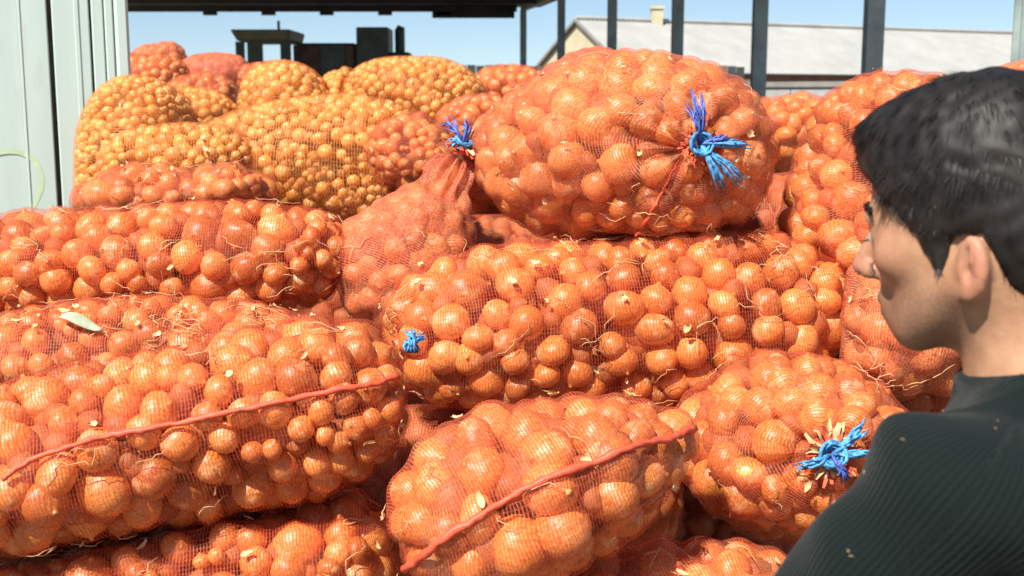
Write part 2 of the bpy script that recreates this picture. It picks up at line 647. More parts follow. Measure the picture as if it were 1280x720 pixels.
    for i in np.nonzero(facing)[0]:
        o = bpy.data.objects.new("onion", meshes[int(r_.integers(3))])
        COL.objects.link(o)
        o.parent = root
        o.location = oc_[i] - rl
        q = r_.normal(size=4)
        o.rotation_mode = 'QUATERNION'
        o.rotation_quaternion = q / np.linalg.norm(q)
        s_ = float(orad[i]) * 0.97
        o.scale = (s_ * r_.uniform(0.94, 1.03), s_ * r_.uniform(0.94, 1.03), s_ * r_.uniform(0.88, 1.0))
    # onions on the far side and in the depth of the sack
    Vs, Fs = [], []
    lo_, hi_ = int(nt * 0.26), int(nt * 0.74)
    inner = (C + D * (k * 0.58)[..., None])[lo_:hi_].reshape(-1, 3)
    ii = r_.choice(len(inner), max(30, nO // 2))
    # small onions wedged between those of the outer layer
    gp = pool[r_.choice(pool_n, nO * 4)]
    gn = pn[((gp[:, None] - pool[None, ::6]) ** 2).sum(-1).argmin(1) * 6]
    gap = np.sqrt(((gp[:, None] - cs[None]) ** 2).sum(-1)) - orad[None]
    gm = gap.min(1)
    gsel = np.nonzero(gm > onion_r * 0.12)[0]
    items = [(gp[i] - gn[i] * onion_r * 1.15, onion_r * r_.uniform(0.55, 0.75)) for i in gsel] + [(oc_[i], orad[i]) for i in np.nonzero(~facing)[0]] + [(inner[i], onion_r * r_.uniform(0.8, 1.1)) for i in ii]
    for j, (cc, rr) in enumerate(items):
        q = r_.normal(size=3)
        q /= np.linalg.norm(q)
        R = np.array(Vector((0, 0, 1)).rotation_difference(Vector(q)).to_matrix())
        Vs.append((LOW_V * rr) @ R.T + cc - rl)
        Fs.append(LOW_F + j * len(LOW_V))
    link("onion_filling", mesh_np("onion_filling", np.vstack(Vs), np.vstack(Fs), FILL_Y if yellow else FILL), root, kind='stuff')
    s = Sack()
    s.root, s.NS, s.nrm, s.S, s.r_ = root, NS, nrm, S, r_
    s.vis = ((nrm * (CAM - NS)).sum(-1) > 0)
    litter(s, roots, flakes)
    return s


def litter(s, roots, flakes):
    """dry roots and flakes of skin caught in the net"""
    r_ = s.r_
    nt, na = s.NS.shape[:2]
    if roots:
        m = MB()
        for _ in range(roots):
            i, j = r_.integers(6, nt - 6), r_.integers(na)
            if not s.vis[i, j]:
                continue
            for q in range(r_.integers(1, 4)):
                pts = []
                fi, fj = float(i), float(j)
                ang = r_.random() * 6.28
                for k in range(6):
                    a, b = int(np.clip(fi, 1, nt - 2)), int(fj) % na
                    pts.append(s.NS[a, b] + s.nrm[a, b] * (0.003 + 0.004 * r_.random()))
                    ang += r_.normal() * 0.5
                    fi += math.cos(ang) * 1.3
                    fj += math.sin(ang) * 1.3
                m.tube(pts, [0.0006, 0.0010, 0.0010, 0.0009, 0.0008, 0.0004], 3)
        if m.v:
            m.build("dry_roots", ROOT, s.root, smooth=True, kind='stuff')
    if flakes:
        m = MB()
        for _ in range(flakes):
            i, j = r_.integers(4, nt - 4), r_.integers(na)
            if not s.vis[i, j]:
                continue
            n = s.nrm[i, j]
            a = np.cross(n, r_.normal(size=3))
            a /= np.linalg.norm(a)
            b = np.cross(n, a)
            L_, W_ = r_.uniform(0.004, 0.013), r_.uniform(0.003, 0.008)
            p = s.NS[i, j] + n * 0.004
            vs, fs = [], []
            for q in range(4):
                x = (q / 3 - 0.5) * 2
                wd = W_ * (1 - 0.5 * x * x) * r_.uniform(0.55, 1.25)
                for y in (-1, 0, 1):
                    vs.append(p + a * x * L_ + b * y * wd + n * (0.003 * x * x + 0.002 * y * y + 0.003 * r_.random()) + a * r_.normal() * 0.0015)
            for q in range(3):
                for y in range(2):
                    fs.append((q * 3 + y, q * 3 + y + 1, q * 3 + y + 4, q * 3 + y + 3))
            m.add(vs, fs)
        if m.v:
            m.build("skin_flakes", FLAKE, s.root, smooth=True, kind='stuff')


def on_sack(s, px, py, lift=0.0):
    """the point of the sack's net that lies towards a photo pixel"""
    q = s.NS - CAM
    d = q @ FWD
    x = 640 + F * (q @ RIGHT) / d
    y = 360 - F * (q @ UP) / d
    dist = (x - px) ** 2 + (y - py) ** 2 + np.where(s.vis, 0, 1e6)
    i, j = np.unravel_index(dist.argmin(), dist.shape)
    return s.NS[i, j] + s.nrm[i, j] * lift, s.nrm[i, j]


def smooth_path(pts, n=40):
    pts = np.array(pts)
    a = np.concatenate([[0], np.cumsum(np.linalg.norm(np.diff(pts, axis=0), axis=1))])
    u = np.linspace(0, a[-1], n)
    q = np.stack([np.interp(u, a, pts[:, i]) for i in range(3)], -1)
    for _ in range(3):
        q[1:-1] = (q[:-2] + 2 * q[1:-1] + q[2:]) / 4
    return q


def cord(s, pix, r=0.006, name="seam_cord", mat=None, lift=0.003):
    xs = np.array(pix, dtype=float)
    u = np.concatenate([[0], np.cumsum(np.linalg.norm(np.diff(xs, axis=0), axis=1))])
    q = np.linspace(0, u[-1], 26)
    pp = [on_sack(s, np.interp(a, u, xs[:, 0]), np.interp(a, u, xs[:, 1]), lift)[0] for a in q]
    path = smooth_path(pp, 60)
    m = MB()
    rr = [r * (0.62 + 0.5 * random.random()) for _ in path]
    path = path + np.random.default_rng(5).normal(size=path.shape) * 0.0012
    m.tube(path, rr, 6)
    return m.build(name, mat or CORD, s.root, smooth=True)


def tie(s, px, py, strands, scale=1.0, tuft=True, mats=(BLUE, DKBLUE), size=0.05, straw=0):
    """a knot of twine on the gathered mouth; strands: list of (dx, dy, length m, material index)"""
    p, n = on_sack(s, px, py)
    p = p + n * 0.012
    m = MB()
    if tuft:                                   # gathered net that sticks out past the knot
        a = np.cross(n, [0.3, 0.2, 1.0])
        a /= np.linalg.norm(a)
        b = np.cross(n, a)
        for mat_, cnt, nm in ((NETTUFT, 34, "net_tuft"), (FLAKE, straw, "dry_leaves")):
            m = MB()
            for q in range(cnt):
                th = 6.28 * rng.random()
                d = a * math.cos(th) + b * math.sin(th)
                LL = size * rng.uniform(0.5, 1.25)
                up_ = rng.uniform(0.2, 1.1)
                tw = np.cross(d, n) + n * rng.normal() * 0.8
                tw /= np.linalg.norm(tw)
                wd_ = size * rng.uniform(0.05, 0.13)
                vs, fs = [], []
                for k in range(6):
                    f_ = k / 5
                    c_ = p + d * (0.006 + LL * f_ ** 1.2) + n * (LL * up_ * (f_ - 0.55 * f_ * f_)) + rng.normal(size=3) * 0.0022
                    ww = wd_ * (0.35 + f_) * (1 if k < 5 else 0.5)
                    vs += [c_ - tw * ww, c_ + n * ww * rng.normal() * 0.6, c_ + tw * ww]
                for k in range(5):
                    for y_ in (0, 1):
                        fs.append((k * 3 + y_, k * 3 + y_ + 1, k * 3 + y_ + 4, k * 3 + y_ + 3))
                m.add(vs, fs)
            if cnt:
                m.build(nm, mat_, s.root, smooth=True)
    kp = p + n * (0.014 if tuft else 0.008)
    knot = MB()
    for q in range(6):
        pts = []
        ax = np.cross(n, np.random.default_rng(q).normal(size=3))
        ax /= np.linalg.norm(ax)
        bx = np.cross(n, ax)
        for k in range(13):
            th = 2 * math.pi * k / 12
            pts.append(kp + (ax * math.cos(th) + bx * math.sin(th)) * (0.008 + 0.0022 * q) * scale + n * (0.004 * math.sin(2 * th) + 0.003 * q))
        knot.tube(pts, 0.0028 * scale, 5)
    ko = knot.build("twine", mats[0], s.root, smooth=True)
    for mi in (0, 1):
        m = MB()
        for (dx, dy, L_, k) in strands:
            if k != mi:
                continue
            for q in range(10):
                d = RIGHT * dx + UP * dy
                d = d / np.linalg.norm(d)
                d = d - n * np.dot(d, n) * 0.6
                d = d + 0.09 * rng.normal(size=3)
                d /= np.linalg.norm(d)
                LL = L_ * rng.uniform(0.65, 1.05)
                pts = [kp + d * LL * f_ + n * (0.022 * math.sin(2.2 * f_) - 0.012 * f_ * f_ + 0.003 * rng.normal() * f_) + 0.003 * f_ * rng.normal(size=3) for f_ in np.linspace(0, 1, 6)]
                m.tube(pts, [k_ * scale * rng.uniform(0.6, 1.2) for k_ in (0.0022, 0.0024, 0.0026, 0.0026, 0.0022, 0.0012)], 4)
        if m.v:
            m.build("twine_end", mats[mi], s.root, smooth=True)
    return p, n


ALL = {}
RES_N, RES_M, RES_F = (100, 140), (80, 110), (64, 84)
# nearest sacks first: the later ones give way where they touch
ALL['F'] = make_sack("long red net sack of large onions across the middle, under the topmost tied sack",
                     P(474, 425, 2.42), P(1062, 385, 2.52), 0.188, 0.20, 0.0395, 'open', e=0.62, res=(120, 140), roots=85, flakes=40, seed=1,
                     prof=[(0, 0.92), (0.12, 1.0), (0.5, 0.98), (0.85, 1.02), (1, 0.9)], slack=5)
ALL['A'] = make_sack("long red net sack at the lower left with a red seam cord along its side",
                     P(-190, 630, 1.98), P(507, 482, 2.12), 0.158, 0.20, 0.0355, 'open', e=0.54, prof=[(0, 1), (0.6, 1.0), (0.85, 1.07), (1, 1.05)], res=(130, 140), roots=45, flakes=36, seed=2, slack=4)
ALL['C'] = make_sack("pale dusty net sack at the bottom centre with a red seam cord crossing it diagonally",
                     P(492, 680, 1.84), P(872, 534, 2.00), 0.150, 0.17, 0.0415, 'mid', e=0.75, res=(110, 140), roots=20, flakes=16, seed=3,
                     prof=[(0, 0.98), (0.4, 1.05), (0.68, 0.92), (0.85, 0.68), (1, 0.40)], slack=10)
ALL['E'] = make_sack("plump net sack beside the man's shoulder, its gathered mouth tied with bright blue twine",
                     P(950, 548, 2.60), P(1030, 565, 2.04), 0.19, 0.225, 0.043, 'mid', e=0.80, res=(100, 150), roots=20, flakes=20, seed=4,
                     pinch=[(1, 0.13)], slack=12)
ALL['H'] = make_sack("big round net sack on top of the heap, tied with blue twine towards the camera",
                     P(715, 194, 3.02), P(862, 186, 2.32), 0.222, 0.315, 0.041, 'top', e=0.78, res=(120, 170), roots=30, flakes=34, seed=5, lump=0.45,
                     pinch=[(1, 0.15)], slack=7)
ALL['B'] = make_sack("net sack at the bottom left lying in the shade below the corded long sack",
                     P(-60, 755, 2.10), P(498, 680, 2.14), 0.130, 0.18, 0.038, 'open', e=0.62, res=RES_N, roots=90, flakes=60, seed=6)
ALL['D'] = make_sack("sack at the bottom edge, mostly hidden, between the diagonally corded sack and the man",
                     P(640, 790, 1.98), P(1010, 745, 2.08), 0.125, 0.16, 0.040, 'mid', e=0.66, res=RES_N, roots=60, flakes=20, seed=7)
ALL['P2'] = make_sack("shaded net sack full of dry roots just left of the man's chin and neck",
                      P(1050, 400, 2.38), P(1270, 420, 2.45), 0.145, 0.17, 0.040, 'dense', e=0.7, res=RES_M, roots=70, flakes=14, seed=8)
ALL['P1'] = make_sack("upright bulging net sack rising behind the man's face and hair",
                      P(1136, 128, 2.82), P(1118, 405, 2.55), 0.27, 0.27, 0.042, 'mid', e=0.74, res=RES_N, roots=14, flakes=12, seed=9, slack=9)
ALL['G'] = make_sack("slack dusty net sack rising to a narrow neck tied with blue and white twine",
                     P(470, 420, 2.72), P(572, 205, 2.80), 0.185, 0.18, 0.036, 'dense', e=0.9, res=RES_N, roots=10, flakes=10, seed=10,
                     prof=[(0, 1.0), (0.45, 0.95), (0.7, 0.68), (0.86, 0.42), (1.0, 0.6)], pinch=[(1, 0.10)], slack=10, lump=0.3)
ALL['I'] = make_sack("long net sack with plump onions lying at the left above the root-covered sack",
                     P(-140, 350, 2.78), P(450, 318, 2.72), 0.155, 0.20, 0.041, 'open', e=0.62, res=(120, 130), roots=110, flakes=40, seed=11, slack=5,
                     prof=[(0, 0.95), (0.7, 1.0), (1, 0.92)])
ALL['J'] = make_sack("net sack covered with dry roots, wedged at the left behind the corded long sack",
                     P(-120, 468, 2.50), P(400, 436, 2.56), 0.13, 0.17, 0.038, 'mid', e=0.62, res=RES_N, roots=190, flakes=120, seed=12)
ALL['K'] = make_sack("flattened pinkish net sack on the left, just below the yellow onion sacks",
                     P(85, 258, 3.30), P(350, 236, 3.35), 0.105, 0.21, 0.040, 'mid', e=0.85, res=RES_M, roots=50, flakes=20, seed=13, slack=8,
                     prof=[(0, 0.8), (0.3, 1.05), (0.6, 0.8), (0.8, 1.0), (1, 0.7)])
ALL['L1'] = make_sack("wide sack of small yellow onions in the middle distance, left of the slack tied neck",
                      P(245, 222, 3.95), P(550, 218, 3.80), 0.225, 0.24, 0.0245, 'yellow', True, e=0.66, res=(96, 130), roots=10, flakes=10, seed=14, slack=8, lump=0.3,
                      bend=(0, 0, 0.03))
ALL['M1'] = make_sack("tall sack of small yellow onions leaning against the pale metal container",
                      P(182, 112, 4.25), P(170, 305, 4.05), 0.25, 0.22, 0.0215, 'yellow', True, e=0.72, res=(90, 130), roots=8, flakes=8, seed=15, slack=8, lump=0.3)
ALL['L5'] = make_sack("low slumped yellow onion sack between the pinkish sack and the tall one by the container",
                      P(125, 212, 3.72), P(325, 196, 3.70), 0.12, 0.17, 0.023, 'yellow', True, e=0.8, res=RES_M, roots=10, flakes=10, seed=28, slack=8, lump=0.3)
ALL['L6'] = make_sack("darker orange sack end behind the slack sack's neck, right of the wide yellow one",
                      P(478, 168, 3.70), P(560, 226, 3.55), 0.12, 0.14, 0.030, 'mid', e=0.85, res=RES_M, roots=10, flakes=6, seed=29, slack=8, lump=0.3)
ALL['M2'] = make_sack("small rounded sack of yellow onions on the tall sack by the container",
                      P(180, 140, 4.5), P(295, 146, 4.4), 0.10, 0.13, 0.022, 'yellow', True, e=0.8, res=RES_F, roots=0, flakes=6, seed=16, slack=8, lump=0.3)
ALL['L2'] = make_sack("sack of yellow onions standing on the wide yellow sack, below the parked tractor",
                      P(352, 84, 4.6), P(360, 205, 4.5), 0.20, 0.18, 0.024, 'yellow', True, e=0.8, res=RES_F, roots=0, flakes=6, seed=17, slack=8, lump=0.3)
ALL['L3'] = make_sack("pale sack of small onions at the back, right of the two yellow ones",
                      P(430, 132, 4.75), P(605, 138, 4.55), 0.17, 0.21, 0.023, 'yellow', True, e=0.72, res=(80, 110), roots=0, flakes=10, seed=18, slack=8, lump=0.3,
                      bend=(0, 0, 0.03))
ALL['L4'] = make_sack("narrow sack of yellow onions squeezed between two paler sacks at the back",
                      P(425, 92, 4.7), P(440, 175, 4.6), 0.10, 0.12, 0.024, 'yellow', True, e=0.8, res=RES_F, roots=0, flakes=0, seed=19, slack=8, lump=0.3)
ALL['O1'] = make_sack("orange sack at the back between the pale onions and the topmost tied sack",
                      P(545, 165, 4.1), P(640, 150, 4.2), 0.11, 0.15, 0.030, 'mid', e=0.8, res=RES_F, roots=0, flakes=4, seed=20)
ALL['O2'] = make_sack("orange sack under the yellow gable house, left of the topmost tied sack",
                      P(585, 118, 5.4), P(690, 122, 5.3), 0.14, 0.17, 0.032, 'mid', e=0.8, res=RES_F, roots=0, flakes=4, seed=21)
ALL['O3'] = make_sack("bright red net sack showing only its top behind the topmost tied sack",
                      P(672, 118, 4.0), P(790, 95, 4.1), 0.12, 0.15, 0.034, 'thick', e=0.8, res=RES_F, roots=0, flakes=0, seed=22)
ALL['Q'] = make_sack("small brown sack in the gap between topmost sack and the one behind the man",
                     P(915, 168, 4.1), P(1045, 172, 4.1), 0.15, 0.17, 0.034, 'mid', e=0.8, res=RES_F, roots=0, flakes=4, seed=23)
ALL['R'] = make_sack("red net sack peeping over the man's hair at the right edge",
                     P(1205, 142, 3.5), P(1430, 112, 3.5), 0.135, 0.18, 0.038, 'dense', e=0.7, res=RES_F, roots=0, flakes=0, seed=24)
cord(ALL['A'], [(2, 597), (60, 565), (120, 547), (220, 532), (300, 510), (380, 495), (470, 481), (495, 470)])
cord(ALL['C'], [(503, 712), (560, 670), (640, 620), (720, 583), (790, 560), (835, 550), (866, 536)], 0.007)
cord(ALL['H'], [(848, 200), (835, 225), (815, 262), (795, 296)], 0.0035, "drawstring")
tie(ALL['H'], 866, 180, [(-0.15, 1, 0.10, 1), (-0.25, 0.9, 0.085, 1), (1, -0.05, 0.10, 0), (0.9, -0.7, 0.115, 0), (0.5, -0.9, 0.10, 0), (1, 0.2, 0.06, 1)], 1.2, size=0.035)
tie(ALL['E'], 1030, 565, [(0.8, 0.7, 0.085, 0), (1, 0.0, 0.085, 0), (-0.8, -0.35, 0.07, 0), (0.3, -0.6, 0.05, 1)], 1.2, size=0.042, straw=26)
tie(ALL['G'], 572, 196, [(-0.3, 1, 0.075, 1), (0.3, 1, 0.06, 1), (1, -0.2, 0.05, 0), (-0.8, -0.3, 0.04, 0)], 1.1, size=0.05, straw=8)
tie(ALL['A'], 494, 440, [(0.2, 1, 0.03, 0), (0.7, 0.5, 0.03, 0)], 0.8, tuft=False)
# heap on the neighbouring trailer, beyond the container
for i, (a, b, ru, rv, net, lab) in enumerate([
    (P(120, 108, 6.3), P(235, 96, 6.2), 0.15, 0.18, 'mid', "orange sack at the far left corner, beside the container's edge"),
    (P(165, 82, 6.9), P(235, 78, 6.9), 0.13, 0.14, 'dense', "upper red sack of the far heap, next to the container's edge"),
    (P(205, 128, 5.6), P(300, 118, 5.6), 0.12, 0.16, 'mid', "orange sack in the middle of the far heap behind the yellow sacks"),
    (P(225, 92, 6.8), P(315, 92, 6.8), 0.12, 0.15, 'thick', "dusty red sack on the far heap, left of the parked tractor"),
    (P(295, 100, 6.6), P(385, 98, 6.6), 0.11, 0.13, 'mid', "small sack of the far heap, right below the parked tractor"),
]):
    ALL['N%d' % i] = make_sack(lab, a, b, ru, rv, 0.034, net, e=0.8, res=(52, 64), roots=0, flakes=0, seed=40 + i, group="sacks on the far heap")

# sacks of the lower layers: only their shaded sides show through the gaps
BURIED = {
    13: "dark sack deep in the crevice between the two corded sacks",
    4: "shaded sack low in the gap below the blue-tied sack beside the man",
    10: "dark sack showing as a strip under the left end of the long middle sack",
    11: "shaded sack in the gap between the man's chin and his shoulder",
    15: "sack in the narrow gap below the slack sack with the tied neck",
    22: "thin strip of sack pressed between the long middle sack and the topmost sack",
    24: "red sack showing between the slack tied neck and the topmost sack",
    34: "shaded sack in the dark gap right of the topmost tied sack",
}
bn = 0
for (y, z, xs) in [(2.0, 0.66, (-1.0, 0.05, 1.05)), (2.78, 0.66, (-0.9, 0.25, 1.1)), (2.95, 0.75, (-0.95, 0.0, 1.0)), (2.95, 1.10, (-0.9, 0.15, 1.15)),
                   (2.47, 0.90, (-0.9, -0.12, 1.1)), (3.5, 1.15, (-0.8, 0.2, 1.2)), (4.2, 0.75, (-0.9, 0.15, 1.15)), (4.2, 1.15, (-0.95, 0.05, 1.1)),
                   (4.6, 1.42, (-0.3, 0.75)), (5.2, 0.80, (-0.8, 0.25, 1.2)), (5.25, 1.25, (-0.85, 0.2, 1.2)), (5.3, 1.6, (-0.3, 0.75)), (3.25, 1.36, (0.9,))]:
    for x in xs:
        if bn not in BURIED:
            bn += 1
            continue
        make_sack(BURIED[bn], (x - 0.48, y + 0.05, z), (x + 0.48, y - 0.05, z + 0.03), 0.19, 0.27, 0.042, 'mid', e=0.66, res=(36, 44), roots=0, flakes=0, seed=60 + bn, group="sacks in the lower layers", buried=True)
        bn += 1

# trailer under the far heap
t = thing("farm_trailer", "trailer with dark board sides under the far heap of sacks", "trailer", (-2.15, 6.6, 0))
for k in range(5):
    m = MB()
    m.box((-3.1, 5.62, 0.75 + k * 0.165), (-1.52, 5.66, 0.905 + k * 0.165))
    m.build("board", WOOD.m, t)
    m = MB()
    m.box((-1.56, 5.665, 0.75 + k * 0.165), (-1.52, 7.6, 0.905 + k * 0.165))
    m.build("board", WOOD.m, t)
m = MB()
m.box((-3.1, 5.67, 1.50), (-1.565, 7.6, 1.56))
m.box((-3.05, 5.7, 0.62), (-1.6, 7.55, 0.745))
m.build("deck", WOOD.m, t)
for x in (-2.9, -1.75):
    v_, f_ = lathe([(0.12, -0.1), (0.29, -0.11), (0.33, -0.06), (0.33, 0.06), (0.29, 0.11), (0.12, 0.1), (0.12, -0.1)], 24)
    v_ = v_[:, [2, 0, 1]] + np.array([x, 6.6, 0.33]) - np.array([-2.15, 6.6, 0])
    link("wheel", mesh_np("wheel", v_, f_, RUBBER), t)

# ------------------------------------------------------------------ pale metal container at the left
WP = Mat("pale green painted metal")
_oc = obj_coord(WP)
_f = WP.noise(WP.mapping(_oc, (6, 6, 0.5)), 1.6, 6)
_c = WP.ramp(_f, [(0.25, (0.43, 0.55, 0.49)), (0.75, (0.52, 0.63, 0.57))])
_d = WP.ramp(WP.noise(WP.mapping(_oc, (9, 9, 1.6)), 2.0, 7, 0.7), [(0.56, (0, 0, 0)), (0.78, (0.45, 0.45, 0.45))])
WP.color(WP.mix(_d, _c, (0.42, 0.40, 0.30)))
WP.set(Roughness=0.5)
WP.bump(WP.noise(_oc, 3.0, 2), 0.12, 0.01)
GAP = plain("dark door gap backing", (0.05, 0.035, 0.03), 0.8, 0.3, 30)
SPRAY = plain("yellow green spray paint", (0.46, 0.60, 0.38), 0.7, 0.15, 14)
nx_, ny_ = math.sin(math.radians(20)), -math.cos(math.radians(20))
wd = np.array([-ny_, nx_, 0.0])               # along the face, to the right
wnrm = np.array([nx_, ny_, 0.0])              # out of the face
c0 = P(72, 200, 4.32)
c0[2] = 0.0


def wall_t(px):
    """distance along the container face at which it passes photo column px"""
    k_ = (px - 640) / F
    # forward depth of a point on the ground plane grid at camera height
    # x = k * depth ; depth = y*cos(p) (z at camera height)
    cp = math.cos(PITCH)
    return (k_ * c0[1] * cp - c0[0]) / (wd[0] - k_ * wd[1] * cp)


ct_ = thing("container", "pale green metal container with a dark door gap and sprayed ring", "container", c0)
Rw = Matrix(((wd[0], wnrm[0], 0), (wd[1], wnrm[1], 0), (0, 0, 1)))


def wbox(name, t0, t1, n0, n1, z0, z1, mat, parent=ct_, bevel=0.004, **k):
    m = MB()
    m.box((t0, n0, z0), (t1, n1, z1), R=Rw, T=c0)
    return m.build(name, mat, parent, bevel=bevel, **k)


TEND = wall_t(165)
wbox("body", -1.75, TEND - 0.002, -0.55, -0.05, 0.15, 2.26, WP.m)
wbox("gap_backing", -1.70, TEND - 0.02, -0.048, -0.022, 0.2, 2.24, GAP)  # dark sheet behind the panels, giving the door gap its darkness by colour
td = 0.0
t30, t118 = wall_t(30), wall_t(118)
wbox("panel", -1.72, t30 - 0.0025, -0.020, 0.0, 0.2, 2.24, WP.m)
wbox("panel", t30 + 0.0025, td - 0.008, -0.020, 0.002, 0.2, 2.24, WP.m)
wbox("panel", td + 0.008, t118 - 0.004, -0.020, 0.001, 0.2, 2.24, WP.m)
wbox("rib", wall_t(28), wall_t(28) + 0.010, 0.0, 0.005, 0.2, 2.24, WP.m, bevel=0.002)
wbox("rib", wall_t(98), wall_t(104), 0.001, 0.005, 0.2, 2.24, WP.m, bevel=0.002)
ts = [t118 + 0.004, wall_t(134), wall_t(137), wall_t(146), wall_t(150), wall_t(165)]
wbox("corner_post", ts[0], ts[1], -0.020, 0.012, 0.12, 2.28, WP.m)
wbox("corner_post", ts[1] + 0.004, ts[3], -0.020, 0.026, 0.12, 2.28, WP.m)
wbox("corner_post", ts[3] + 0.004, ts[5], -0.020, 0.034, 0.12, 2.28, WP.m, bevel=0.010)
m = MB()
pts = []
for (px, py) in [(-30, 196), (0, 189), (22, 190), (38, 199), (46, 216), (45, 236), (36, 256), (24, 272)]:
    t_ = wall_t(px)
    dd_ = (c0 + wd * t_ - CAM)
    dep = (dd_[1]) * math.cos(PITCH) + 0.03
    z_ = P(px, py, dep)[2]
    pts.append((t_, z_))
pts = np.array(pts)
u_ = np.linspace(0, len(pts) - 1, 60)
pts = np.stack([np.interp(u_, np.arange(len(pts)), pts[:, i]) for i in (0, 1)], -1)
for _ in range(12):
    pts[1:-1] = (pts[:-2] + 2 * pts[1:-1] + pts[2:]) / 4
vs, fs = [], []
for i in range(60):
    tg = pts[min(i + 1, 59)] - pts[max(i - 1, 0)]
    tg /= np.linalg.norm(tg)
    nn_ = np.array([-tg[1], tg[0]]) * (0.0085 + 0.0012 * math.sin(i * 0.35))
    for sg in (-1, 1):
        q = pts[i] + nn_ * sg
        vs.append(c0 + wd * q[0] + wnrm * 0.0028 + np.array([0, 0, q[1]]))
    if i:
        fs.append((2 * i - 2, 2 * i - 1, 2 * i + 1, 2 * i))
m.add(vs, fs)
m.build("spray_ring", SPRAY, ct_)

# ------------------------------------------------------------------ shed posts and roof
POST = plain("grey green painted steel", (0.27, 0.33, 0.31), 0.55, 0.3, 3)
ROOFM = plain("dark shed roof sheet", (0.035, 0.04, 0.04), 0.7, 0.35, 2)
ROOF_Z = 4.25
shed = thing("open_shed", "open shed with a dark roof on a row of grey steel posts behind the heap", "shed", (3, 22, 0))
post_d = []
for px in (654, 701, 764, 845, 947, 1088, 1279):
    d_ = 6.43 / ((px - 640) / F + 0.174)
    b_ = P(px, 122, d_)
    hw = 0.095
    m = MB()
    # rolled steel column: two flanges and a web
    m.box((b_[0] - hw, b_[1] - hw, 0), (b_[0] + hw, b_[1] - hw + 0.025, ROOF_Z))
    m.box((b_[0] - hw, b_[1] + hw - 0.025, 0), (b_[0] + hw, b_[1] + hw, ROOF_Z))
    m.box((b_[0] - 0.03, b_[1] - hw + 0.026, 0), (b_[0] + 0.03, b_[1] + hw - 0.026, ROOF_Z))
    m.box((b_[0] - 0.16, b_[1] - 0.16, 0), (b_[0] + 0.16, b_[1] + 0.16, 0.02))
    m.build("post", POST, shed)
    post_d.append(b_)
far, nearp = post_d[0], post_d[-1]
m = MB()
rv_ = [(far[0] + 0.5, far[1] + 0.9), (-13.0, far[1] + 0.9), (-9.0, nearp[1] - 0.8), (nearp[0] + 0.6, nearp[1] - 0.8)]
top = [(x, y, ROOF_Z + 0.30) for x, y in rv_]
bot = [(x, y, ROOF_Z + 0.15) for x, y in rv_]
m.add(top + bot, [(0, 1, 2, 3), (7, 6, 5, 4), (0, 4, 5, 1), (1, 5, 6, 2), (2, 6, 7, 3), (3, 7, 4, 0)])
m.build("roof", ROOFM, shed)
m = MB()
m.tube([(far[0], far[1], ROOF_Z + 0.07), (nearp[0], nearp[1], ROOF_Z + 0.07)], 0.12, 4)
m.build("eave_beam", POST, shed)
for k in range(7):
    y_ = far[1] + 0.3 - k * 3.0
    xr = far[0] + (nearp[0] - far[0]) * (far[1] - y_) / (far[1] - nearp[1])
    m = MB()
    m.box((-11.5, y_ - 0.06, ROOF_Z - 0.02), (xr - 0.13, y_ + 0.06, ROOF_Z + 0.147))
    if k == 0:
        m.box((xr - 2.6, y_ - 0.05, ROOF_Z - 0.20), (xr - 0.2, y_ + 0.05, ROOF_Z - 0.025))
        for q in range(5):
            m.box((-9 + q * 1.7, y_ - 0.05, ROOF_Z - 0.12), (-8.6 + q * 1.7, y_ + 0.05, ROOF_Z - 0.025))
    m.build("rafter", ROOFM, shed)

# ------------------------------------------------------------------ house and walls far behind
CREAM = plain("cream render", (0.50, 0.44, 0.29), 0.85, 0.12, 1.5)
REDWALL = plain("old red brown wall", (0.20, 0.10, 0.08), 0.9, 0.3, 1.5)
RM = Mat("pale grey fibre cement roofing")
_oc = obj_coord(RM)
RM.color(RM.ramp(RM.noise(_oc, 0.9, 7, 0.65), [(0.3, (0.30, 0.30, 0.275)), (0.7, (0.385, 0.385, 0.355))]))
RM.set(Roughness=0.9)
TRIM = plain("weathered grey trim", (0.22, 0.21, 0.19), 0.8, 0.2, 3)
h = thing("house", "long house with a cream gable and pale grey corrugated roof", "house", (8, 50, 0))
GA = P(722, 26, 46.0)                     # gable peak
rd = np.array([0.894, 0.447, 0.0])          # along the ridge
pd = np.array([0.447, -0.894, 0.0])         # towards the yard
half, ez = 3.5, 1.75 + (122 - 86) / F * 44
rz = GA[2]
LEN = 34.0
EF = GA + pd * half
EB = GA - pd * half


def at(base, along, z):
    q = base + rd * along
    return np.array([q[0], q[1], z])


slope = (rz - ez) / half
# the gable wall stands at the left end
gw = MB()
gl, gr = P(655, 80, 47.0), P(748, 80, 45.5)
for (nm, a0) in (("gable_wall", 0.02),):
    g0, g1 = at(EB, a0, 0), at(EF, a0, 0)
    vs = [g0, g1, at(EF, a0, ez - 0.06), at(GA, a0, rz - 0.06), at(EB, a0, ez - 0.06)]
    vs2 = [v + rd * 0.3 for v in vs]
    gw.add(vs + vs2, [(0, 1, 2, 3, 4), (9, 8, 7, 6, 5), (0, 5, 6, 1), (1, 6, 7, 2), (2, 7, 8, 3), (3, 8, 9, 4), (4, 9, 5, 0)])
    gw.build(nm, CREAM, h)
m = MB()
m.add([at(EF, 0.56, 0), at(EF, LEN, 0), at(EF, LEN, ez - 0.06), at(EF, 0.56, ez - 0.06)] +
      [at(EF, 0.56, 0) - pd * 0.3, at(EF, LEN, 0) - pd * 0.3, at(EF, LEN, ez - 0.06) - pd * 0.3, at(EF, 0.56, ez - 0.06) - pd * 0.3],
      [(0, 1, 2, 3), (7, 6, 5, 4), (0, 4, 5, 1), (1, 5, 6, 2), (2, 6, 7, 3), (3, 7, 4, 0)])
m.build("front_wall", REDWALL, h)
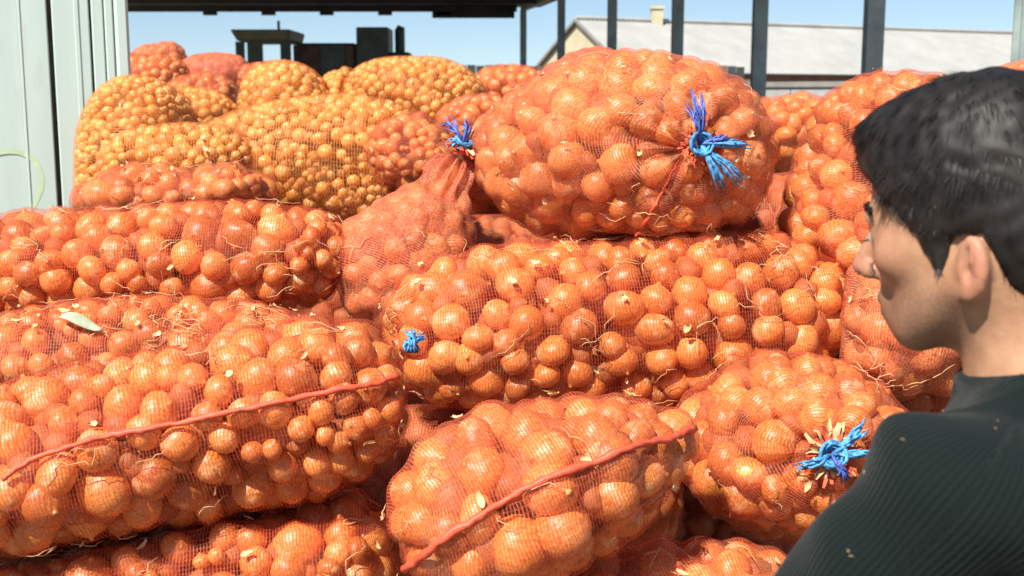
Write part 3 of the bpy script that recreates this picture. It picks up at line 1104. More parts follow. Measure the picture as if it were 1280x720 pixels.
for side, nm in ((1, "roof"), (-1, "roof")):
    # corrugated sheets: a real wave across the ridge direction
    vs, fs = [], []
    nn_ = 340
    for i in range(nn_):
        a_ = -0.06 + (LEN + 0.3) * i / (nn_ - 1)
        wv = 0.009 * math.cos(i * math.pi)
        for (off, zz) in ((0.0, rz + 0.05 + wv), (half + 0.35, ez - 0.35 * slope + 0.05 + wv)):
            q = GA + pd * side * off + rd * a_
            vs.append((q[0], q[1], zz))
    for i in range(nn_ - 1):
        fs.append((2 * i, 2 * i + 1, 2 * i + 3, 2 * i + 2))
    m = MB()
    m.add(vs, fs)
    ob = m.build(nm, RM.m, h)
    md = ob.modifiers.new("thickness", 'SOLIDIFY')
    md.thickness = 0.05
for side in (1, -1):
    m = MB()
    q0 = at(GA, -0.10, rz + 0.02)
    q1 = at(GA + pd * side * (half + 0.35), -0.10, ez - 0.35 * slope + 0.02)
    m.tube([q0, q1], 0.075, 4)
    m.build("bargeboard", TRIM, h)
m = MB()
m.tube([at(GA, -0.1, rz + 0.10), at(GA, LEN, rz + 0.10)], 0.09, 6)
m.build("ridge_cap", RM.m, h)
cb = at(GA, 3.6, 0)
m = MB()
m.box((cb[0] - 0.22, cb[1] - 0.22, rz - 0.5), (cb[0] + 0.22, cb[1] + 0.22, rz + 0.55))
m.box((cb[0] - 0.28, cb[1] - 0.28, rz + 0.552), (cb[0] + 0.28, cb[1] + 0.28, rz + 0.66))
m.build("chimney", CREAM, h)

CONC = plain("grey concrete", (0.30, 0.31, 0.30), 0.9, 0.25, 2, bump=0.2)
m = MB()
wa, wb = P(930, 122, 27.0), P(1500, 122, 22.0)
dirw = (wb - wa) / np.linalg.norm(wb - wa)
nw = np.array([dirw[1], -dirw[0], 0])
L_ = float(np.linalg.norm(wb - wa))
lw = thing("yard_wall", "low grey concrete wall with coping right of the posts", "wall", (*((wa + wb) / 2)[:2], 0))
Rl = Matrix(((dirw[0], nw[0], 0), (dirw[1], nw[1], 0), (0, 0, 1)))
n_ = 8
for k in range(n_):
    m = MB()
    m.box((k * L_ / n_ + 0.01, -0.08, 0), ((k + 1) * L_ / n_ - 0.01, 0.08, 1.98), R=Rl, T=(wa[0], wa[1], 0))
    m.build("panel", CONC, lw)
m = MB()
m.box((0, -0.13, 1.985), (L_, 0.13, 2.10), R=Rl, T=(wa[0], wa[1], 0))
m.build("coping", TRIM, lw)

fe = thing("board_fence", "dark board fence far behind the heap between tractor and house", "fence", (0.5, 38, 0))
fa, fb = P(540, 122, 37.5), P(930, 122, 38.5)
n_ = 36
for k in range(n_):
    p0 = fa + (fb - fa) * k / n_
    wdt = (fb - fa)[0] / n_
    m = MB()
    m.box((p0[0], p0[1] - 0.02, 0), (p0[0] + wdt - 0.02, p0[1] + 0.02, 2.72 + 0.05 * random.random()))
    m.build("board", ROOFM if k % 3 else WOOD.m, fe)
for z_ in (0.6, 2.2):
    m = MB()
    m.box((fa[0], fa[1] + 0.06, z_), (fb[0], fa[1] + 0.12, z_ + 0.12))
    m.build("rail", WOOD.m, fe)

# ------------------------------------------------------------------ tractor parked under the shed roof
TD = 24.0


def TP(px, py):
    q = P(px, py, TD)
    return q[0], q[2]


ty = P(400, 90, TD)[1]
tr_ = thing("tractor", "dark old tractor with a roofed cab parked under the shed, seen over the far heap", "tractor", (P(410, 90, TD)[0], ty, 0))
PAINT = plain("faded dark green paint", (0.055, 0.075, 0.055), 0.5, 0.4, 4)
PAINT2 = plain("olive painted cab roof", (0.16, 0.17, 0.09), 0.5, 0.25, 4)
RUST = plain("rusty brown engine cover", (0.12, 0.07, 0.05), 0.8, 0.35, 5)


def tbox(name, x0, y0, x1, y1, dep, mat, off=0.0, bevel=0.03, parent=tr_):
    a, b = TP(x0, y0), TP(x1, y1)
    m = MB()
    m.box((a[0], ty - dep + off, b[1]), (b[0], ty + dep + off, a[1]))
    return m.build(name, mat, parent, bevel=bevel)


m = MB()
a, b = TP(301, 40), TP(374, 54)
m.add([(a[0], ty - .85, a[1]), (b[0], ty - .85, a[1]), (b[0], ty + .85, a[1]), (a[0], ty + .85, a[1]),
       (a[0] + .12, ty - .78, b[1]), (b[0] - .05, ty - .78, b[1]), (b[0] - .05, ty + .78, b[1]), (a[0] + .12, ty + .78, b[1])],
      [(0, 1, 2, 3), (7, 6, 5, 4), (0, 4, 5, 1), (1, 5, 6, 2), (2, 6, 7, 3), (3, 7, 4, 0)])
m.build("cab_roof", PAINT2, tr_, bevel=0.03)
for (x0, x1, o_) in ((306, 316, -0.7), (320, 338, -0.7), (360, 372, -0.7), (306, 316, 0.7), (360, 372, 0.7)):
    a, b = TP(x0, 54.5), TP(x1, 110)
    m = MB()
    m.box((a[0], ty + o_ - 0.05, b[1]), (b[0], ty + o_ + 0.05, a[1]))
    m.build("cab_pillar", PAINT, tr_)
tbox("cab_body", 303, 78, 374, 150, 0.75, PAINT)
tbox("engine_cover", 374, 55, 449, 112, 0.42, RUST, bevel=0.06)
tbox("side_panel", 404, 56, 437, 100, 0.44, PAINT)
tbox("radiator_housing", 450, 36, 489, 112, 0.5, PAINT, bevel=0.02)
tbox("counterweight", 489, 66, 514, 112, 0.35, PAINT)
m = MB()
a, b = TP(501, 40), TP(501, 70)
m.tube([(a[0], ty - .1, b[1]), (a[0], ty - .1, a[1] + 0.02), (a[0] + .03, ty - .1, a[1] + 0.10)], [0.10, 0.10, 0.07], 10)
m.build("exhaust_pipe", PAINT, tr_)
m = MB()
a = TP(350, 38)
m.tube([(a[0], ty, a[1]), (a[0], ty, a[1] + 0.18)], 0.03, 6)
m.build("beacon", PAINT, tr_)
for (px, r) in ((335, 0.75), (478, 0.48)):
    for o_ in (-0.75, 0.75):
        cx = TP(px, 100)[0]
        v_, f_ = lathe([(r * .4, -.18), (r * .85, -.2), (r, -.12), (r, .12), (r * .85, .2), (r * .4, .18), (r * .4, -.18)], 28)
        v_ = v_[:, [0, 2, 1]] + np.array([cx, ty + o_, r]) - np.array(tr_.location)
        link("wheel", mesh_np("wheel", v_, f_[:, ::-1], RUBBER), tr_)
m = MB()
a, b = TP(320, 120), TP(510, 120)
m.box((a[0], ty - .3, 0.5), (b[0], ty + .3, 1.85))
m.build("chassis", PAINT, tr_)

# dry leaf on the root-covered sack
LEAF = plain("grey green dry leaf", (0.36, 0.40, 0.26), 0.7, 0.3, 40)
p0, n0 = on_sack(ALL['J'], 78, 402)
p1, n1 = on_sack(ALL['J'], 126, 416)
vs, fs = [], []
ax_ = p1 - p0
sd_ = np.cross(n0, ax_)
sd_ /= np.linalg.norm(sd_)
for i in range(9):
    f_ = i / 8
    c_ = p0 + ax_ * f_ + n0 * (0.014 + 0.008 * math.sin(f_ * 5))
    wd_ = 0.011 * math.sin(math.pi * (0.08 + 0.86 * f_)) + 0.002
    for y_ in (-1, 0, 1):
        vs.append(c_ + sd_ * wd_ * y_ + n0 * 0.005 * abs(y_))
for i in range(8):
    for y_ in range(2):
        fs.append((i * 3 + y_, i * 3 + y_ + 1, i * 3 + y_ + 4, i * 3 + y_ + 3))
m = MB()
m.add(vs, fs)
lf = m.build("dry_leaf", LEAF, None, smooth=True, label="curled grey green dry leaf lying on the root-covered sack at the left", category="leaf")
md = lf.modifiers.new("thickness", 'SOLIDIFY')
md.thickness = 0.0015

# ------------------------------------------------------------------ the man


def smin(a, b, k):
    h_ = np.clip(0.5 + 0.5 * (b - a) / k, 0, 1)
    return b + (a - b) * h_ - k * h_ * (1 - h_)


def smax(a, b, k):
    return -smin(-a, -b, k)


def ell(p, c, r):
    q = (p - np.array(c)) / np.array(r)
    k0 = np.linalg.norm(q, axis=-1)
    k1 = np.linalg.norm(q / np.array(r), axis=-1) + 1e-9
    return k0 * (k0 - 1) / k1


def cap(p, a, b, ra, rb):
    a, b = np.array(a, float), np.array(b, float)
    ba = b - a
    h_ = np.clip((p - a) @ ba / (ba @ ba), 0, 1)
    return np.linalg.norm(p - a - h_[..., None] * ba, axis=-1) - (ra + (rb - ra) * h_)


def surface_nets(f, lo, hi, h_):
    """sparse surface nets: quads of the zero level of f"""
    lo, hi = np.array(lo, float), np.array(hi, float)
    B = 12
    n = np.ceil((hi - lo) / h_).astype(int) + 1
    nb = np.ceil(n / B).astype(int)
    gi = np.stack(np.meshgrid(*[np.arange(k) for k in nb], indexing='ij'), -1).reshape(-1, 3)
    cen = lo + (gi * B + B / 2) * h_
    act = gi[np.abs(f(cen)) < B * h_ * 1.45 + 0.02]
    big = np.int64(n.max() + B + 4)
    ids, pos, quads = [], [], []
    loc = np.stack(np.meshgrid(*[np.arange(B + 1)] * 3, indexing='ij'), -1)
    CH = 40
    for s_ in range(0, len(act), CH):
        blk = act[s_:s_ + CH]
        I = blk[:, None, None, None, :] * B + loc[None]
        v = f(lo + I * h_)
        sg = v < 0
        cs = [(dx, dy, dz) for dx in (0, 1) for dy in (0, 1) for dz in (0, 1)]

        def sub(a, c):
            return a[:, c[0]:B + c[0], c[1]:B + c[1], c[2]:B + c[2]]
        tot = sum(sub(sg, c).astype(int) for c in cs)
        cell = (tot > 0) & (tot < 8)
        if cell.any():
            acc = np.zeros(cell.sum() * 3).reshape(-1, 3)
            num = np.zeros((cell.sum(), 1))
            for a_ in range(3):
                for c in cs:
                    if c[a_]:
                        continue
                    c2 = list(c)
                    c2[a_] = 1
                    v0, v1 = sub(v, c)[cell], sub(v, c2)[cell]
                    x_ = (v0 < 0) != (v1 < 0)
                    t_ = np.where(x_, v0 / np.where(x_, v0 - v1, 1), 0)
                    pnt = np.array(c, float)[None].repeat(len(t_), 0)
                    pnt[:, a_] += t_
                    acc += np.where(x_[:, None], pnt, 0)
                    num += x_[:, None]
            base = I[:, :B, :B, :B][cell]
            pos.append(lo + (base + acc / num) * h_)
            b64 = base.astype(np.int64)
            ids.append((b64[:, 0] * big + b64[:, 1]) * big + b64[:, 2])
        for a_ in range(3):
            c2 = [0, 0, 0]
            c2[a_] = 1
            s0, s1 = sub(sg, (0, 0, 0)), sub(sg, c2)
            e_ = s0 != s1
            if not e_.any():
                continue
            b_ = I[:, :B, :B, :B][e_].astype(np.int64)
            fl = s0[e_]
            o1, o2 = np.zeros(3, np.int64), np.zeros(3, np.int64)
            o1[(a_ + 1) % 3] = 1
            o2[(a_ + 2) % 3] = 1
            q = np.stack([b_ - o1 - o2, b_ - o2, b_, b_ - o1], 1)
            q = np.where(fl[:, None, None], q, q[:, ::-1])
            quads.append((q[..., 0] * big + q[..., 1]) * big + q[..., 2])
    ids, pos, quads = np.concatenate(ids), np.concatenate(pos), np.concatenate(quads)
    o_ = np.argsort(ids)
    ids, pos = ids[o_], pos[o_]
    k_ = np.searchsorted(ids, quads).clip(0, len(ids) - 1)
    good = (ids[k_] == quads).all(1)
    return pos, k_[good]


YAW = math.radians(24)
Fw = np.array([-math.cos(YAW), math.sin(YAW), 0.0])     # where the man faces
Lw = np.array([-math.sin(YAW), -math.cos(YAW), 0.0])    # his left
Zw = np.array([0.0, 0.0, 1.0])
tilt = math.radians(12)                                 # head bent down
HYAW = math.radians(46)
Fh = np.array([-math.cos(HYAW), math.sin(HYAW), 0.0])
Lh = np.array([-math.sin(HYAW), -math.cos(HYAW), 0.0])
hx = Fh * math.cos(tilt) - Zw * math.sin(tilt)
hz = Fh * math.sin(tilt) + Zw * math.cos(tilt)
HS = 1.0                                               # size of the head
HR = np.stack([hx, Lh, hz])                             # rows: head axes
EAR = P(1181, 290, 1.04)
HO = EAR - Lh * 0.074 * HS                              # midpoint between the ears


def to_head(p):
    return (p - HO) @ HR.T / HS


def from_head(q):
    return HO + np.asarray(q, float) @ HR * HS


def head_sdf(q):
    y = np.abs(q[..., 1])
    m_ = np.stack([q[..., 0], y, q[..., 2]], -1)         # mirrored
    d = ell(q, (-0.002, 0, 0.038), (0.097, 0.074, 0.086))
    d = smin(d, ell(q, (0.038, 0, -0.02), (0.060, 0.058, 0.085)), 0.03)
    d = smin(d, cap(m_, (0.004, 0.050, -0.048), (0.068, 0.020, -0.086), 0.020, 0.017), 0.03)
    d = smin(d, ell(q, (0.080, 0, -0.090), (0.017, 0.020, 0.017)), 0.02)
    d = smin(d, ell(m_, (0.058, 0.048, -0.016), (0.024, 0.018, 0.018)), 0.022)
    d = smin(d, cap(m_, (0.084, 0.040, 0.022), (0.096, 0.006, 0.024), 0.008, 0.010), 0.014)
    d = smax(d, -ell(m_, (0.103, 0.033, 0.004), (0.016, 0.019, 0.012)), 0.014)
    d = smin(d, ell(m_, (0.080, 0.033, 0.004), (0.0125, 0.015, 0.0125)), 0.006)
    d = smin(d, cap(q, (0.096, 0, 0.018), (0.126, 0, -0.022), 0.008, 0.0105), 0.012)
    d = smin(d, ell(m_, (0.111, 0.012, -0.028), (0.012, 0.008, 0.008)), 0.008)
    d = smin(d, ell(q, (0.090, 0, -0.060), (0.016, 0.028, 0.024)), 0.018)
    d = smin(d, ell(q, (0.101, 0, -0.055), (0.0085, 0.021, 0.0062)), 0.006)
    d = smin(d, ell(q, (0.099, 0, -0.069), (0.0085, 0.019, 0.0068)), 0.006)
    d = smax(d, -ell(q, (0.112, 0, -0.0622), (0.010, 0.024, 0.0016)), 0.004)
    # ears
    e_ = (m_ - np.array([-0.020, 0.073, -0.033])) / 0.84
    ca, sa = math.cos(0.42), math.sin(0.42)
    ex = e_[..., 0] * ca + e_[..., 1] * sa
    ey = -e_[..., 0] * -sa * 0 + e_[..., 1] * ca - e_[..., 0] * -sa
    ey = e_[..., 1] * ca + e_[..., 0] * sa
    ex = e_[..., 0] * ca - e_[..., 1] * sa
    et = np.stack([ex + 0.12 * e_[..., 2], ey, e_[..., 2]], -1)
    ear = ell(et, (0, 0, 0.0), (0.0185, 0.0085, 0.032))
    ear = smax(ear, -ell(et, (0.001, 0.010, 0.004), (0.0125, 0.0115, 0.0225)), 0.002)
    ear = smin(ear, ell(et, (-0.004, 0.002, 0.006), (0.0032, 0.0045, 0.015)), 0.003)
    ear = smin(ear, ell(et, (0.014, 0.002, -0.002), (0.004, 0.005, 0.006)), 0.004)
    ear = smax(ear, -ell(et, (0.005, 0.005, -0.004), (0.0062, 0.0085, 0.008)), 0.002)
    ear = smin(ear, ell(et, (0.008, 0.001, -0.027), (0.009, 0.006, 0.009)), 0.006)
    return smin(d, ear, 0.006)


NB = P(1200, 316, 1.04) - Lh * 0.078 - Zw * 0.140 - Fw * 0.05                       # base of the neck
ZS = NB[2]
SHL = NB + Lw * 0.180 - Zw * 0.042 + Fw * 0.068
SHR = NB - Lw * 0.175 - Zw * 0.060 + Fw * 0.01
ELL_ = SHL + Fw * 0.16 - Zw * 0.235 + Lw * 0.02
ELR = SHR + Fw * 0.10 - Zw * 0.265 - Lw * 0.03
WRL = ELL_ + Fw * 0.20 - Zw * 0.12 - Lw * 0.06
WRR = ELR + Fw * 0.20 - Zw * 0.12 + Lw * 0.06
PEL = np.array([*(NB - Fw * 0.06)[:2], 0.93])


def frame(p, o):
    q = p - o
    return np.stack([q @ Fw, q @ Lw, q[..., 2]], -1)


def torso_sdf(p):
    q = frame(p, NB)
    d = ell(q, (0.0, 0, -0.20), (0.115, 0.172, 0.235))
    d = smin(d, ell(q, (-0.05, 0.0, -0.14), (0.09, 0.15, 0.16)), 0.05)
    m_ = np.stack([q[..., 0], np.abs(q[..., 1]), q[..., 2]], -1)
    d = smin(d, cap(m_, (-0.02, 0.045, 0.02), (0.01, 0.165, -0.05), 0.050, 0.052), 0.05)
    z2 = PEL[2] - NB[2]
    d = smin(d, cap(q, (-0.02, 0, -0.32), (-0.05, 0, z2), 0.13, 0.135), 0.08)
    d = smin(d, ell(q, (-0.06, 0, z2), (0.115, 0.165, 0.12)), 0.06)
    return d


def arms_sdf(p, grow=0.0):
    d = cap(p, SHL, ELL_, 0.056 + grow, 0.042 + grow * .8)
    d = np.minimum(d, cap(p, SHR, ELR, 0.056 + grow, 0.042 + grow * .8))
    d = smin(d, cap(p, ELL_, WRL, 0.041 + grow * .8, 0.028 + grow * .5), 0.02)
    d = smin(d, cap(p, ELR, WRR, 0.041 + grow * .8, 0.028 + grow * .5), 0.02)
    return d


def hands_sdf(p):
    d = None
    for (wr, el, sg) in ((WRL, ELL_, 1), (WRR, ELR, -1)):
        a = (wr - el) / np.linalg.norm(wr - el)
        side = np.cross(a, Zw)
        side /= np.linalg.norm(side)
        dn = np.cross(side, a)
        dn = dn if dn[2] < 0 else -dn
        pm = cap(p, wr, wr + a * 0.05, 0.026, 0.03)
        pm = smin(pm, cap(p, wr + a * 0.085 - side * 0.026, wr + a * 0.085 + side * 0.026, 0.014, 0.014), 0.03)
        for j, (o_, ln) in enumerate(((-0.030, .068), (-0.010, .078), (0.010, .073), (0.029, .058))):
            b0 = wr + a * 0.088 + side * o_
            b1 = b0 + (a * 0.92 + dn * 0.38) * ln * 0.5 + side * o_ * 0.12
            b2 = b1 + (a * 0.6 + dn * 0.8) * ln * 0.32
            b3 = b2 + (a * 0.25 + dn * 0.95) * ln * 0.25
            fg = np.minimum(np.minimum(cap(p, b0, b1, .0095, .0085), cap(p, b1, b2, .0085, .008)), cap(p, b2, b3, .008, .0068))
            pm = smin(pm, fg, 0.006)
        s3 = side * (1 if (side @ Lw) * sg < 0 else -1)
        t0 = wr + a * 0.03 + s3 * 0.022
        t1 = t0 + a * 0.03 + s3 * 0.026 + dn * 0.012
        t2 = t1 + a * 0.032 + s3 * 0.006 + dn * 0.012
        pm = smin(pm, np.minimum(cap(p, t0, t1, .013, .0105), cap(p, t1, t2, .0105, .008)), 0.010)
        d = pm if d is None else np.minimum(d, pm)
    return d


def legs_sdf(p, grow=0.0):
    d = None
    for sg in (1, -1):
        hp = PEL + Lw * 0.09 * sg - Zw * 0.05
        kn = hp + Fw * 0.05 * (1 if sg > 0 else 0.5) + Lw * 0.01 * sg
        kn = np.array([kn[0], kn[1], 0.49])
        an = np.array([*(kn - Fw * 0.07)[:2], 0.09])
        q = smin(cap(p, hp, kn, 0.085 + grow, 0.056 + grow), cap(p, kn, an, 0.055 + grow, 0.038 + grow * 1.4), 0.03)
        d = q if d is None else np.minimum(d, q)
    return d


def neck_sdf(p):
    a = from_head((-0.028, 0, -0.03))
    d = cap(p, a, NB - Zw * 0.02, 0.058, 0.062)
    # the muscle from behind the ear to the collar bone
    d = smin(d, cap(p, from_head((-0.03, 0.045, -0.03)), NB + Fw * 0.045 + Lw * 0.02, 0.012, 0.012), 0.02)
    return d


def body_sdf(p):
    d = head_sdf(to_head(p)) * HS
    d = smin(d, neck_sdf(p), 0.025)
    d = smin(d, torso_sdf(p), 0.04)
    d = smin(d, arms_sdf(p), 0.03)
    d = smin(d, hands_sdf(p), 0.012)
    d = smin(d, legs_sdf(p), 0.03)
    return d


# hairline in head space: the lowest z that carries hair, by distance forward of the ear
HLX = [-0.12, -0.090, -0.062, -0.040, -0.032, -0.001, 0.003, 0.022, 0.030, 0.048, 0.064, 0.078, 0.095, 0.13]
HLZ = [-0.110, -0.104, -0.092, -0.058, -0.004, -0.004, -0.036, -0.032, 0.000, 0.022, 0.040, 0.054, 0.066, 0.068]


def hair_sdf(p):
    q = to_head(p)
    thick = 0.008 + 0.009 * np.clip((q[..., 2] - 0.02) / 0.08, 0, 1)
    d = ell(q, (-0.002, 0, 0.038), (0.097, 0.074, 0.086)) - thick
    d = smin(d, ell(q, (0.058, 0, 0.100), (0.045, 0.05, 0.022)), 0.03)
    d = smin(d, ell(q, (-0.055, 0, -0.015), (0.055, 0.062, 0.07)) - 0.004, 0.03)
    d = smin(d, cap(np.stack([q[..., 0], np.abs(q[..., 1]), q[..., 2]], -1), (0.014, 0.0715, 0.01), (0.012, 0.0675, -0.030), 0.007, 0.005), 0.015)
    lim = np.interp(q[..., 0], HLX, HLZ)
    d = smax(d, (lim - q[..., 2]) * 0.7, 0.006)
    d = d + 0.0022 * np.sin(q[..., 0] * 150 + 4 * np.sin(q[..., 2] * 60)) * np.sin(q[..., 1] * 130 + 3 * np.sin(q[..., 0] * 70)) * np.sin(q[..., 2] * 110 + 2)
    return d


SKIN = Mat("skin")
_oc = obj_coord(SKIN)
_a = SKIN.ramp(SKIN.noise(_oc, 24, 6, 0.65), [(0.3, (0.30, 0.145, 0.075)), (0.7, (0.46, 0.26, 0.15))])
_tn = SKIN.node("ShaderNodeAttribute", attribute_name="stubble").outputs["Fac"]
_bl = SKIN.node("ShaderNodeAttribute", attribute_name="blush").outputs["Fac"]
_st = SKIN.math('MULTIPLY', _tn, SKIN.ramp(SKIN.noise(_oc, 420, 2), [(0.40, (0.25,) * 3), (0.6, (1,) * 3)]))
_a = SKIN.mix(_st, _a, (0.17, 0.105, 0.07))
_a = SKIN.mix(_bl, _a, (0.52, 0.19, 0.13))
SKIN.color(_a)
SKIN.set(Roughness=0.5)
SKIN.b.inputs["Subsurface Weight"].default_value = 0.15
SKIN.b.inputs["Subsurface Radius"].default_value = (0.01, 0.004, 0.002)
SKIN.b.inputs["Specular IOR Level"].default_value = 0.35
SKIN.bump(SKIN.noise(_oc, 330, 3), 0.3, 0.0012)

v_, f_ = surface_nets(body_sdf, NB + np.array([-0.75, -0.75, -1.75]) * [1, 1, 0] + [0, 0, -NB[2] - 0.02], NB + np.array([0.6, 0.6, 0.40]), 0.0034)
base = np.array([PEL[0], PEL[1], 0.0])
man = link("person", mesh_np("person", v_ - base, f_, SKIN.m), None,
           label="dark-haired man in a ribbed black-green sweater looking at the sacks", category="person")
man.location = base
_q = to_head(v_)
_m = np.abs(_q[:, 1])
_stub = np.clip((-0.030 - _q[:, 2] + 0.25 * (_q[:, 0] - 0.03)) / 0.03, 0, 1) * np.clip((_q[:, 0] + 0.01) / 0.02, 0, 1) * np.clip((_q[:, 2] + 0.135) / 0.03, 0, 1)
_ear = np.clip((_m - 0.070) / 0.008, 0, 1) * (np.abs(_q[:, 2] + 0.02) < 0.045) * (_q[:, 0] < 0.012)
_nose = np.clip(1 - np.linalg.norm(_q - [0.118, 0, -0.025], axis=1) / 0.03, 0, 1)
_cheek = np.clip(1 - np.linalg.norm(np.stack([_q[:, 0] - 0.07, _m - 0.055, _q[:, 2] + 0.02], -1), axis=1) / 0.035, 0, 1)
for _nm, _val in (("stubble", 0.55 * _stub), ("blush", np.clip(0.45 * _ear + 0.6 * _nose + 0.3 * _cheek, 0, 0.7))):
    _at = man.data.attributes.new(_nm, 'FLOAT', 'POINT')
    _at.data.foreach_set("value", _val.astype(np.float32))

HAIRM = Mat("black hair")
_oc = obj_coord(HAIRM)
HAIRM.color(HAIRM.ramp(HAIRM.noise(_oc, 40, 4), [(0.3, (0.006, 0.005, 0.0045)), (0.75, (0.021, 0.017, 0.0135))]))
HAIRM.set(Roughness=0.55)
HAIRM.b.inputs['Specular IOR Level'].default_value = 0.3
v_, f_ = surface_nets(hair_sdf, HO - 0.2, HO + 0.22, 0.0042)
hair = link("hair", mesh_np("hair", v_ - base, f_, HAIRM.m), man)
# locks: thin blades combed forwards and down from the crown
e_ = 0.004
n_ = np.stack([hair_sdf(v_ + np.eye(3)[i] * e_) - hair_sdf(v_ - np.eye(3)[i] * e_) for i in range(3)], -1)
n_ /= np.linalg.norm(n_, axis=1, keepdims=True)
qh = to_head(v_)
nh = n_ @ HR.T
wh = np.array([-0.055, 0.01, 0.115])
flow = qh - wh
flow[:, 0] += 0.03 * np.sign(qh[:, 0] + 0.02) * (qh[:, 2] > 0.05)
flow[:, 2] -= 0.06
flow -= nh * (flow * nh).sum(1, keepdims=True)
flow /= np.linalg.norm(flow, axis=1, keepdims=True) + 1e-9
r_ = np.random.default_rng(3)
sel = r_.choice(len(v_), 14000)
V_, F_ = [], []
for j, i in enumerate(sel):
    L_ = r_.uniform(0.012, 0.024) * (0.5 if qh[i, 2] < 0.03 else 1.0)
    wdt = r_.uniform(0.0004, 0.0010)
    fl = flow[i] + 0.16 * r_.normal(size=3)
    fl -= nh[i] * (fl @ nh[i])
    fl /= np.linalg.norm(fl)
    sd_ = np.cross(nh[i], fl)
    lift = r_.uniform(0.05, 0.26)
    b0 = qh[i] - nh[i] * 0.004
    for k in range(4):
        f = k / 3
        c_ = b0 + fl * L_ * f + nh[i] * (lift * L_ * f + 0.004 * f - 0.22 * L_ * f * f)
        w_ = wdt * (1 - f * 0.85)
        V_.append(c_ - sd_ * w_)
        V_.append(c_ + sd_ * w_ + nh[i] * w_ * 0.6)
    b = j * 8
    for k in range(3):
        F_.append((b + 2 * k, b + 2 * k + 1, b + 2 * k + 3, b + 2 * k + 2))
V_ = from_head(np.array(V_)) - base
F_ = np.array(F_)
tq = qh[sel]
grey = (tq[:, 0] > -0.005) & (tq[:, 0] < 0.062) & (tq[:, 2] < 0.030 + 0.4 * (tq[:, 0])) & (r_.random(len(sel)) < 0.55)
fg = np.repeat(grey, 3)
link("hair_locks", mesh_np("hair_locks", V_, F_[~fg], HAIRM.m), hair, kind='stuff')
GREYH = plain("greying hair", (0.06, 0.06, 0.055), 0.6, 0.4, 60)
used, inv = np.unique(F_[fg], return_inverse=True)
link("grey_locks", mesh_np("grey_locks", V_[used], inv.reshape(-1, 4), GREYH), hair, kind='stuff')
# eyebrows, lashes and eyes
m = MB()
BR = []
for sg in (1, -1):
    for i in range(150):
        f = r_.random()
        q = np.array([0.1005 - 0.024 * f ** 1.6, sg * (0.012 + 0.043 * f), 0.028 + 0.004 * math.sin(f * 3)]) + r_.normal(size=3) * [0.001, 0.001, 0.0025]
        t_ = np.array([-0.3 * f, sg * 0.9, 0.25 - 0.5 * f])
        t_ /= np.linalg.norm(t_)
        m.tube([from_head(q - t_ * 0.005), from_head(q + [0.0015, 0, 0]), from_head(q + t_ * 0.006)], [0.0006, 0.0010, 0.0003], 3)
m.build("eyebrows", HAIRM.m, man)
EYE = plain("eye white", (0.7, 0.68, 0.64), 0.2, 0.05, 30)
for sg in (1, -1):
    v2, f2 = lathe([(0.0001, -1), (0.5, -0.866), (0.866, -0.5), (1, 0), (0.866, 0.5), (0.5, 0.866), (0.0001, 1)], 16)
    link("eye", mesh_np("eye", from_head(v2 * 0.0115 + np.array([0.0835, sg * 0.033, 0.003])) - base, f2, EYE), man)
    m = MB()
    for i in range(14):
        a = (i / 13 - 0.5) * 1.9
        q = np.array([0.083 + 0.0135 * math.cos(a), sg * 0.033 + 0.0145 * math.sin(a), 0.002])
        m.tube([from_head(q), from_head(q + np.array([0.005 * math.cos(a), 0.005 * math.sin(a), -0.001]))], [0.0010, 0.0003], 3)
    m.build("eyelashes", HAIRM.m, man)

# ---- sweater
KN = Mat("ribbed dark sweater")
_at = KN.node("ShaderNodeAttribute", attribute_name="rib")
_rib = KN.math('MULTIPLY_ADD', KN.math('SINE', KN.math('MULTIPLY', _at.outputs["Fac"], 2 * math.pi)), 0.5, 0.5)
_oc = obj_coord(KN)
_kn = KN.noise(_oc, 260, 3)
KN.color(KN.mix(KN.noise(_oc, 6, 3), (0.004, 0.0075, 0.0068), (0.010, 0.0165, 0.0148)))
KN.set(Roughness=0.95)
KN.b.inputs["Sheen Weight"].default_value = 0.05
KN.b.inputs["Sheen Roughness"].default_value = 0.5
KN.b.inputs["Specular IOR Level"].default_value = 0.1
_amp = KN.node("ShaderNodeAttribute", attribute_name="ribamp").outputs["Fac"]
KN.bump(KN.math('ADD', KN.math('MULTIPLY', _rib, _amp), KN.math('MULTIPLY', _kn, 0.9)), 0.42, 0.004)


